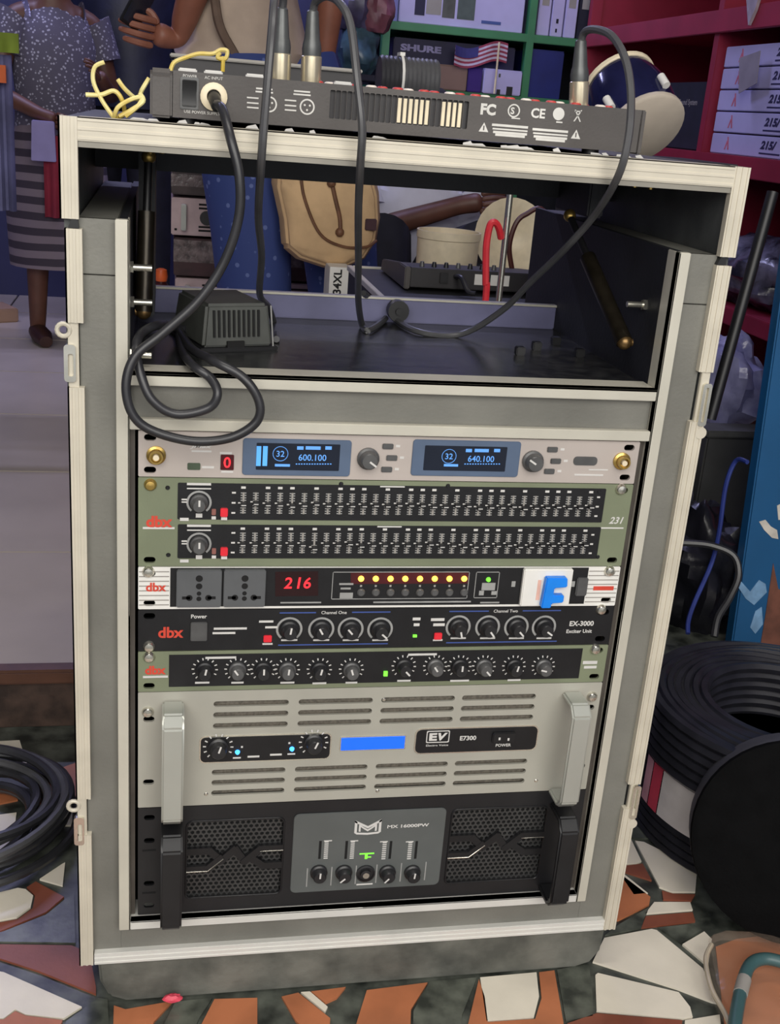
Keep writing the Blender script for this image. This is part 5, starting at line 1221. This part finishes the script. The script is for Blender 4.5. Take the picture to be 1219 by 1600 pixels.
for k in range(5):
    zz = .896+k*.0575
    t = thing('speaker_box', 'flat lilac-white carton in the red shelf, %s of the five stacked' % ('lowest', 'second from the bottom', 'middle one', 'second from the top', 'topmost')[k], 'box', (1.75, 1.9, zz), 'flat cartons stacked in the red shelf')
    part('carton_body', MB().box(XS+.02, 2.0, 1.45, 2.20, zz, zz+.054), M_LAV, t, .002)
    xx = XS+.0194
    b = MB().text('215/', (xx, 1.865, zz+.032), .022, u=(0,-1,0), v=(0,0,1), bold=.05, shear=.2, width=.085).box(xx, xx+.0005, 1.80, 1.91, zz+.009, zz+.013)
    part('lettering', b, mat('indigo_print', (44, 40, 84), .7), t)
    yq = 2.10; b = MB().prism([(yq-.014, zz+.012), (yq-.006, zz+.012), (yq+.003, zz+.046), (yq-.003, zz+.046)], xx, xx+.0005, YZ).prism([(yq+.014, zz+.012), (yq+.008, zz+.012), (yq-.002, zz+.030), (yq+.003, zz+.036)], xx, xx+.0005, YZ)
    part('emblem', b, mat('pink_red_print', (206, 110, 130), .7), t)
# tape, plastic sheet and sachet hanging on the red shelf
a = at(1167, 112, x=XS-.01); solo('price_card', MB().prism([(a.y+.05, a.z+.035), (a.y-.06, a.z+.05), (a.y-.07, a.z-.03), (a.y+.02, a.z-.055)], XS-.013, XS-.011, YZ), mat('grey_card', (146, 140, 150), .6, 0, .08, 20), 'grey plastic card hanging across the stacked white cartons', 'card')
a = at(1178, 5, x=XS-.01); solo('hanging_sachet', MB().prism([(a.y+.05, a.z+.06), (a.y-.06, a.z+.06), (a.y-.035, a.z-.02), (a.y-.012, a.z-.055), (a.y+.012, a.z-.01)], XS-.022, XS-.013, YZ), mat('foil_sachet', (180, 168, 176), .3, .2, .2, 30, .6, 30), 'pointed foil sachet hanging from the red top rail', 'sachet')
t = thing('parts_box', 'black product box with pale lettering inside the far red shelf', 'box', (1.75, 2.5, .896))
part('carton_body', MB().box(XS+.03, 2.0, 2.25, 2.70, .896, 1.09), M_DARKT, t, .003)
part('lettering', MB().text('Sound System', (XS+.0294, 2.42, 1.03), .022, u=(0,-1,0), v=(0,0,1), bold=.02), M_GREYL, t)
M_BAG = mat('black_bin_bag', (26, 26, 32), .28, 0, .3, 16, .7, 30)
M_BAGL = mat('lavender_plastic', (160, 160, 216), .22, 0, .3, 18, .8, 34, col2=(186, 186, 226))
M_BAGS = mat('smoky_plastic', (66, 64, 82), .22, 0, .5, 18, .8, 34, col2=(120, 118, 140))
for lab, c, s, m in (
    ('smoky grey plastic-wrapped parcel at the front of the red shelf beside the white cartons', (1.66, 1.36, .965), (.15, .26, .085), M_BAGS),
    ('black bag on the middle red shelf near the front', (1.72, 1.40, .60), (.14, .24, .11), M_BAG),
    ('smoky bag of small parts on the middle red shelf', (1.68, 1.95, .59), (.14, .26, .10), M_BAGS),
    ('black bag on the floor level of the red shelves', (1.72, 1.45, .28), (.13, .26, .15), M_BAG),
    ('lavender plastic bag standing right of the case latch', (1.29, 1.36, .40), (.085, .12, .11), M_BAGL),
    ('smoky bag low behind the rack case and coils', (1.12, 1.30, .22), (.12, .12, .14), M_BAGS),
    ('black bag low behind the rolls of cable', (1.09, .98, .10), (.09, .13, .13), M_BAG)):
    solo('plastic_bag', lump(c, s, hash(lab) % 17 if 0 else len(lab) % 13, .28, 36), m, lab, 'bag')
t = thing('grey_tote', 'dim grey box between the lavender bag and the blue board', 'box', (1.22, 1.2, .10))
part('box_body', MB().box(1.17, 1.36, 1.16, 1.22, .092, .33), mat('dim_grey_box', (78, 78, 76), .7, 0, .15, 10), t, .004); part('lid', MB().box(1.165, 1.365, 1.155, 1.225, .33, .345), mat('dim_grey_lid', (92, 92, 88), .7), t, .003)
solo('tripod_leg', MB().cyl(A(1208, 300, .98), A(1110, 655, .92), .011), M_BLACK, 'slanting black tripod tube beside the right case edge', 'stand')
solo('blue_cable', MB().tube([A(1168, 722, .82), A(1150, 720, .85), A(1134, 760, .85), A(1124, 830, .85), A(1112, 880, .85), A(1086, 940, .82), A(1076, 970, .80), A(1075, 990, .78)], .0045, 8), mat('blue_cable', (44, 58, 128), .4), 'blue cable hanging between the case and the blue board', 'cable')
solo('black_hose', MB().tube([A(1066, 848, .86), A(1110, 852, .84), A(1146, 868, .82), A(1154, 900, .80), A(1140, 935, .78), A(1122, 965, .76), A(1116, 995, .74)], .007, 8), M_CBL, 'black cable curving beside the foot of the blue board', 'cable')
# drum on a black cabinet
sc = thing('speaker_cabinet', 'black loudspeaker cabinet behind the right end of the rack case', 'loudspeaker', (.80, .95, .0))
part('cabinet', MB().box(.725, .965, .82, 1.05, .0, .897), M_IN, sc, .006)
part('grille', MB().box(.74, .95, .812, .82, .04, .86), M_PNL, sc, .003)
dc = A(985, 160, .95)
dr = thing('hand_drum', 'glossy navy drum with cream skin lying tilted on the black cabinet', 'drum', (dc.x, .95, .897))
ax = Vector((.20, -.76, -.60)).normalized(); c0 = Vector((at(990, 160, y=.95).x, .95, .972))
part('shell', MB().lathe([(.062, -.062), (.070, -.03), (.073, .0), (.068, .044)], c0, ax, 32), mat('navy_gloss', (28, 30, 66), .14, .1, .2, 20), dr)
part('rear_rim', MB().lathe([(.065, -.068), (.067, -.066), (.067, -.060), (.065, -.058)], c0, ax, 32), M_CREAM, dr)
part('skin', MB().lathe([(.070, .042), (.072, .045), (.072, .053), (.068, .056), (.001, .0565)], c0, ax, 32), mat('drum_skin', (196, 184, 168), .5, 0, .1, 14), dr)
pe = ax.orthogonal().normalized(); pf = ax.cross(pe)
for a in (.4, 1.2, 2.3, 3.6, 5.0):
    o = c0+ax*.02+(pe*math.cos(a)+pf*math.sin(a))*.075; part('lug', MB().cyl(o-ax*.012, o+ax*.012, .007, n=10), M_STRIP, dr)

# ------------------------------------------------------------------ right foreground
t = thing('leaning_board', 'blue painted board with peeling patches leaning beside the rack case', 'board', (1.3, .8, 0))
spn = mat('blue_board_paint', (19, 80, 126), .42, 0, .10, 6, .05, 60)
def lean(x, z, d=0): return (x, .80+.16*z+d, z)
b = MB()
poly = [(1.107, .0), (1.118, .3), (1.135, .75), (1.15, 1.35), (1.52, 1.35), (1.50, .0)]
part('panel', MB().prism(poly, 0, .03, lambda u, v, wv: Vector(lean(u, v, wv))), spn, t, .003)
M_PEEL = mat('bare_plaster', (196, 190, 180), .7, 0, .15, 30); M_RUST = mat('bare_brown_board', (104, 62, 48), .7, 0, .25, 30)
def patch(pl, m, nm):
    P = []
    for px, py in pl:
        d = CM @ Vector(((px-609.5)/FPX, 1, -(py-800)/FPX)); s = (.80+.16*CAM.z-CAM.y)/(d.y-.16*d.z); q = CAM+d*s; P.append((q.x, q.z))
    part(nm, MB().prism(P, -.0012, .0004, lambda u, v, wv: Vector(lean(u, v, wv))), m, t)
patch([(1186,815),(1196,812),(1204,822),(1214,828),(1216,842),(1206,840),(1194,828)], M_PEEL, 'peeled_patch')
patch([(1214,790),(1222,786),(1230,812),(1216,812)], M_PEEL, 'peeled_patch')
patch([(1208,880),(1216,920),(1240,930),(1260,1010),(1188,1008),(1196,960)], M_RUST, 'bare_patch')
patch([(1186,906),(1196,912),(1198,925),(1178,945),(1165,935),(1150,912),(1156,906),(1172,924)], mat('faded_blue_paint', (112, 150, 186), .7, 0, .2, 40), 'scuffed_patch')
patch([(1180,955),(1190,948),(1192,975),(1180,990),(1172,980)], mat('faded_blue_paint', (112, 150, 186)), 'scuffed_patch')
# rolls of cable
M_COIL = mat('glossy_black_cable', (34, 34, 40), .28, 0, .2, 30, .0)
def roll(label_, cx, cy, z0, z1, R, r, m):
    t = thing('cable_roll', label_, 'cable', (cx, cy, z0))
    n = max(3, int((z1-z0)/.0125)); h = (z1-z0)/n; q = int((R-r)/.0125)
    part('winding', MB().lathe([(r+.006, z0+.004), (R-.006, z0+.004), (R-.006, z1-.005), (r+.006, z1-.005), (r+.006, z0+.004)], (cx, cy, 0), (0,0,1), 40), M_VOID, t)
    for k in range(n):
        for rr in (R-.006, r+.006):
            part('turn', MB().tube([(cx+rr*math.cos(a), cy+rr*math.sin(a), z0+h*(k+.5)) for a in [2*PI*i/44 for i in range(44)]], h*.55, 6, True, 0), m, t)
    for k in range(1, q):
        rr = r+.006+(R-r-.012)*k/q
        part('turn', MB().tube([(cx+rr*math.cos(a), cy+rr*math.sin(a), z1-.007+.003*math.sin(3*a+k)) for a in [2*PI*i/44 for i in range(44)]], .0068, 6, True, 0), m, t)
    return t
lo = roll('lower roll of black cable with a white and red label', .872, .262, 0.0, .125, .180, .10, M_COIL)
up = roll('upper roll of glossy black cable lying on the labelled roll', .872, .245, .127, .212, .188, .105, M_COIL)
def wraplab(px0, px1, z0, z1, col, nm, cx=.872, cy=.262, R=.1815):
    b = MB(); 
    n = 8
    for i in range(n):
        for zz in (z0, z1):
            pass
    a0, a1 = px0, px1; V = []
    for i in range(n+1):
        a = a0+(a1-a0)*i/n
        V += [(cx+R*math.cos(a), cy+R*math.sin(a), z0), (cx+R*math.cos(a), cy+R*math.sin(a), z1)]
    b.add(V, [(2*i, 2*i+2, 2*i+3, 2*i+1) for i in range(n)]); part(nm, b, col, lo)
wraplab(3.36, 3.84, .052, .121, mat('label_white', (200, 194, 194), .4, 0, .06, 40), 'paper_label')
wraplab(3.23, 3.35, .052, .121, mat('label_red', (196, 60, 84), .4), 'red_label')
wraplab(3.12, 3.22, .052, .121, mat('label_pink', (206, 150, 160), .4), 'pink_label')
# big black round pad on edge
c = Vector((.785, .035, .134)); d = Vector((-.42, -.86, .30)).normalized()
t = thing('round_pad', 'large black round padded disc with grey rim standing on edge in front of cable rolls', 'speaker pad', (c.x, c.y, 0))
part('face', MB().lathe([(.001, .0052), (.116, .005), (.125, .001), (.1265, -.006)], c, d, 48), mat('black_felt', (12, 12, 13), .9, 0, .15, 40, .2, 300, spec=.08), t)
part('rim', MB().lathe([(.1262, -.006), (.1268, -.012), (.1268, -.050), (.120, -.056), (.03, -.058)], c, d, 48), mat('grey_rim', (76, 76, 80), .55, 0, .12, 30), t)
# cane strip and black strip lying on the floor
def strip(label_, pl, m, nm, z=.003, h=.004):
    P = [at(px, py, z=z) for px, py in pl]; a = sum(P[i].x*P[(i+1) % len(P)].y-P[(i+1) % len(P)].x*P[i].y for i in range(len(P)))
    solo(nm, MB().prism([(p.x, p.y) for p in (P if a > 0 else P[::-1])], z, z+h, XY), m, label_, 'offcut', .0008)
strip('tan wooden strip on the floor between case and round pad', [(1026, 1256), (1040, 1262), (1068, 1332), (1052, 1336)], mat('tan_strip', (150, 112, 74), .6, 0, .15, 20), 'wood_strip', .008, .004)
strip('black rubber strip on the floor beside the labelled cable roll', [(988, 1192), (1006, 1196), (1082, 1288), (1072, 1292)], M_BLACK, 'rubber_strip', .003, .004)
strip('grey card strip on the floor right of the case latch', [(992, 1186), (1020, 1196), (1050, 1240), (1030, 1256), (992, 1210)], mat('grey_strip', (132, 124, 112), .7, 0, .15, 20), 'card_strip', .0032, .002)
# clear pouch with teal piping
t = thing('clear_pouch', 'clear plastic pouch with teal piping on the terracotta tiles at lower right', 'pouch', (.74, -.05, 0))
PO = [(1106, 1475), (1128, 1468), (1212, 1472), (1260, 1500), (1260, 1640), (1150, 1640), (1112, 1560), (1102, 1500)]
P = [at(px, py, z=.004) for px, py in PO]; P = P[::-1]; cc = sum(P, Vector())/len(P)
b = MB(); n = len(P)
for sc_, zz in ((1, .003), (1.0, .012), (.92, .022), (.75, .026)): b.v += [tuple(cc+(p-cc)*sc_+Vector((0, 0, zz-.004))) for p in P]
for k in range(3): b.f += [(k*n+i, k*n+(i+1) % n, (k+1)*n+(i+1) % n, (k+1)*n+i) for i in range(n)]
b.f += [tuple(range(3*n, 4*n))]
part('clear_film', b, mat('clear_film', (214, 190, 170), .10, 0, .1, 20, .9, 26, alpha=.14), t)
part('piping', MB().tube([at(1146, 1640, z=.03), at(1150, 1590, z=.032), at(1160, 1540, z=.034), at(1172, 1508, z=.034), at(1196, 1498, z=.034), at(1232, 1506, z=.034), at(1262, 1516, z=.032)], .0075, 10), mat('teal_piping', (62, 92, 94), .4, 0, .1, 20), t)
q0 = at(1160, 1536, z=.0345); part('clip', MB().cyl(at(1157, 1553, z=.034), at(1163, 1530, z=.034), .0082, n=12), M_GREYL, t)
part('seam', MB().tube([at(1112, 1476, z=.02), at(1103, 1500, z=.02), at(1112, 1545, z=.02), at(1136, 1590, z=.02), at(1152, 1640, z=.02)], .003, 8), mat('clear_seam', (176, 164, 144), .3, 0, .1, 20), t)
# coil of cable at left
t = thing('cable_coil', 'thick loose coil of black cable on the floor at the left edge', 'cable', (-.215, .33, 0))
random.seed(3)
for k in range(11):
    R = .075+.0052*k+random.random()*.010; cx = -.222+random.uniform(-.012, .010); cy = .325+random.uniform(-.012, .012); z = .010+.0105*(k % 5)+random.random()*.004
    part('turn', MB().tube([(cx+R*math.cos(a), cy+R*1.06*math.sin(a), z+.006*math.sin(2*a+k)) for a in [2*PI*i/40 for i in range(40)]], .0062, 8, True, 0), M_CBL if k % 3 else M_CBLG, t)
solo('plastic_scrap', lump(at(270, 1559, y=-.012).to_tuple(), (.010, .005, .004), 4, .3, 14), mat('pink_scrap', (214, 72, 92), .5), 'pink plastic scrap under the front of the grey base board', 'scrap')
